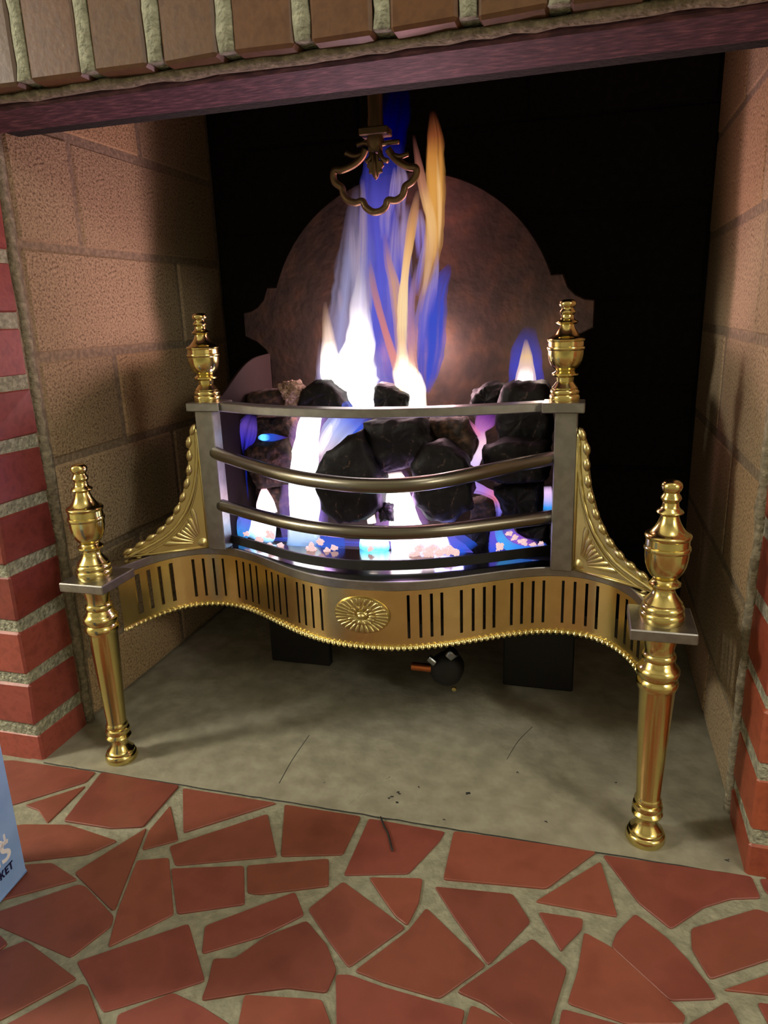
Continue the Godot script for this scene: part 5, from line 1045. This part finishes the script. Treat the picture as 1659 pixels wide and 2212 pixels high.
# ------------------------------------------------------------------ hanging damper handle
func build_handle() -> void:
	var h := thing("damper_handle", "ornate bronze damper handle with a scalloped loop hanging from the chimney throat", "damper handle", Vector3(-0.0096, 0.6864, -0.2500))
	var off: Transform3D = Transform3D(Basis(), -h.position)
	var up := Vector3(0, 0, 1)
	put("rod", lathe([[0.0, 0.0], [0.0095, 0.0], [0.0098, 0.012], [0.0090, 0.02], [0.0092, 0.045], [0.0112, 0.056], [0.0150, 0.061], [0.0150, 0.067], [0.0110, 0.070], [0.0075, 0.074], [0.0075, 0.86], [0.0, 0.86]], 24), M.bronze, h, off * Transform3D(Basis(), Vector3(-0.0062, 0.7735, -0.2500)))
	put("block", chamfer_box(Vector3(0.036, 0.009, 0.024), 0.0012), M.bronze, h, off * Transform3D(Basis(), Vector3(-0.0068, 0.7746, -0.2500)))
	put("collar", chamfer_box(Vector3(0.0145, 0.007, 0.016), 0.001), M.bronze, h, off * Transform3D(Basis(), Vector3(-0.0075, 0.7552, -0.2500)))
	put("neck", lathe([[0.0, -0.012], [0.008, -0.010], [0.011, 0.0], [0.0085, 0.012], [0.0, 0.014]], 16), M.bronze, h, off * Transform3D(Basis(), Vector3(-0.0072, 0.7644, -0.2500)))
	var loop := curve([Vector3(-0.0199, 0.7573, -0.2500), Vector3(-0.0256, 0.7484, -0.2500), Vector3(-0.0356, 0.7405, -0.2480), Vector3(-0.0496, 0.7356, -0.2460), Vector3(-0.0594, 0.7358, -0.2460), Vector3(-0.0621, 0.7297, -0.2460), Vector3(-0.0601, 0.7221, -0.2460), Vector3(-0.0519, 0.7156, -0.2460), Vector3(-0.0495, 0.7073, -0.2450), Vector3(-0.0435, 0.6998, -0.2440), Vector3(-0.0339, 0.6964, -0.2440), Vector3(-0.0248, 0.6974, -0.2440), Vector3(-0.0200, 0.6900, -0.2430), Vector3(-0.0109, 0.6840, -0.2420), Vector3(-0.0014, 0.6844, -0.2420), Vector3(0.0051, 0.6894, -0.2430), Vector3(0.0080, 0.6962, -0.2440), Vector3(0.0174, 0.6955, -0.2440), Vector3(0.0255, 0.6998, -0.2450), Vector3(0.0286, 0.7059, -0.2450), Vector3(0.0302, 0.7111, -0.2460), Vector3(0.0385, 0.7157, -0.2460), Vector3(0.0438, 0.7235, -0.2460), Vector3(0.0434, 0.7302, -0.2460), Vector3(0.0329, 0.7328, -0.2470), Vector3(0.0223, 0.7389, -0.2480), Vector3(0.0139, 0.7472, -0.2500), Vector3(0.0083, 0.7548, -0.2500)], 6)
	put("loop", sweep(loop, disc(0.0044, 10), true, up), M.bronze, h, off)
	for q in [[Vector3(-0.0138, 0.7619, -0.2500), Vector3(-0.0217, 0.7639, -0.2490), Vector3(-0.0306, 0.7618, -0.2470)], [Vector3(-0.0008, 0.7607, -0.2500), Vector3(0.0100, 0.7616, -0.2490), Vector3(0.0232, 0.7611, -0.2470)], [Vector3(-0.0201, 0.7531, -0.2500), Vector3(-0.0339, 0.7503, -0.2480), Vector3(-0.0454, 0.7548, -0.2470)], [Vector3(0.0082, 0.7507, -0.2500), Vector3(0.0225, 0.7451, -0.2480), Vector3(0.0344, 0.7469, -0.2470)], [Vector3(-0.0111, 0.7537, -0.2460), Vector3(-0.0132, 0.7453, -0.2440), Vector3(-0.0181, 0.7412, -0.2420)], [Vector3(-0.0012, 0.7529, -0.2460), Vector3(0.0026, 0.7440, -0.2440), Vector3(0.0100, 0.7399, -0.2420)]]:
		put("scroll", sweep(curve(q, 6), disc(0.003, 8), true, up), M.bronze, h, off)
	# acanthus leaf in the middle
	var leaf := PackedVector2Array()
	var c := Vector3(-0.0067, 0.7387, -0.2450)
	for q in [[0, 17], [6, 14], [7, 5], [13, 4], [15, -4], [11, -8], [12, -14], [6, -16], [4, -21], [0, -25], [-4, -21], [-6, -16], [-12, -14], [-11, -8], [-15, -4], [-13, 4], [-7, 5], [-6, 14]]: leaf.append(Vector2(q[0], q[1]) * 0.00072)
	var lf := put("leaf", plate(leaf, -0.0025, 0.0025, 0.0012), M.bronze, h, off * Transform3D(Basis(), c))
	put("vein", sweep([Vector3(0, 0.012, 0.003), Vector3(0, 0.0, 0.0042), Vector3(0, -0.016, 0.003)], disc(0.0016, 8), true, up), M.bronze, lf)

# ------------------------------------------------------------------ gas valve under the basket
func build_valve() -> void:
	var v := thing("gas_valve", "dark gas valve with a short copper pipe lying under the basket", "gas valve", Vector3(0.076, 0.0, -0.24))
	var face := Transform3D(Basis(Vector3(1, 0, 0), PI / 2), Vector3.ZERO)
	put("body", lathe([[0.0, -0.022], [0.018, -0.022], [0.023, -0.016], [0.0245, 0.006], [0.020, 0.014], [0.012, 0.018], [0.0, 0.019]], 32), M.black, v, Transform3D(Basis(Vector3(1, 0, 0), PI / 2 - 0.25), Vector3(0, 0.068, 0)))
	put("copper_pipe", lathe([[0.0, 0.0], [0.0062, 0.0], [0.0062, 0.036], [0.0, 0.036]], 20), M.copper, v, Transform3D(Basis(Vector3(0, 0, 1), PI / 2), Vector3(-0.014, 0.069, 0.006)))
	put("nut", lathe([[0.0, 0.0], [0.009, 0.0], [0.0095, 0.002], [0.0095, 0.009], [0.009, 0.011], [0.0, 0.011]], 6), M.chrome, v, Transform3D(Basis(Vector3(0, 0, 1), -0.7), Vector3(0.006, 0.094, 0.012)))
	put("nut", lathe([[0.0, 0.0], [0.006, 0.0], [0.0065, 0.002], [0.006, 0.012], [0.0, 0.012]], 6), M.chrome, v, Transform3D(Basis(Vector3(0, 0, 1), 0.9), Vector3(-0.014, 0.082, 0.014)))
	put("feed_pipe", sweep(curve([Vector3(0.0, 0.09, -0.01), Vector3(0.004, 0.115, -0.02), Vector3(0.0, 0.150, -0.03), Vector3(0.0, 0.19, -0.03)], 5), disc(0.006, 10)), M.iron, v)
	put("screw", lathe([[0.0, 0.003], [0.003, 0.0025], [0.004, 0.0], [0.0, -0.004]], 12), M.brass, v, Transform3D(Basis(Vector3(1, 0, 0), PI / 2), Vector3(0.0135, 0.046, 0.017)))

# ------------------------------------------------------------------ carton at the left edge
func build_carton() -> void:
	var b := thing("carton", "pale blue printed cardboard carton standing on the tiles at the left edge", "carton", Vector3(-0.3010, 0.0, 0.1733))
	var turn := Basis(Vector3.UP, deg_to_rad(5.1))
	b.transform = Transform3D(turn, b.position)
	# local axes: the printed face is x = 0, running towards the room along +z
	put("body", chamfer_box(Vector3(0.075, 0.240, 0.170), 0.0016), M.card, b, at(-0.0375, 0.1215, 0.085))
	put("bottom_fold", sweep([Vector3(-0.0006, 0.0028, 0.001), Vector3(-0.0006, 0.0028, 0.169)], disc(0.0016, 8)), M.card, b)
	put("bottom_fold", sweep([Vector3(-0.074, 0.0028, 0.0006), Vector3(-0.001, 0.0028, 0.0006)], disc(0.0016, 8)), M.card, b)
	for p in [["NS", 0.0290, 0.0215, 0.0146, "white"], ["al", 0.0500, 0.011, 0.0185, "white"], ["KET", 0.0195, 0.0085, 0.0165, "navy"]]:
		var t := TextMesh.new()
		t.text = p[0]
		var f := SystemFont.new()
		f.font_names = PackedStringArray(["Droid Sans"])
		f.font_weight = 700
		t.font = f
		t.font_size = 64
		t.pixel_size = p[2] / 46.0
		t.depth = 0.0006
		t.horizontal_alignment = HORIZONTAL_ALIGNMENT_RIGHT
		t.vertical_alignment = VERTICAL_ALIGNMENT_BOTTOM
		put("print", t, M.white_print if p[4] == "white" else M.navy_print, b, Transform3D(Basis(Vector3(0, 0, -1), Vector3(0, 1, 0), Vector3(1, 0, 0)), Vector3(0.0003, p[1], p[3])))
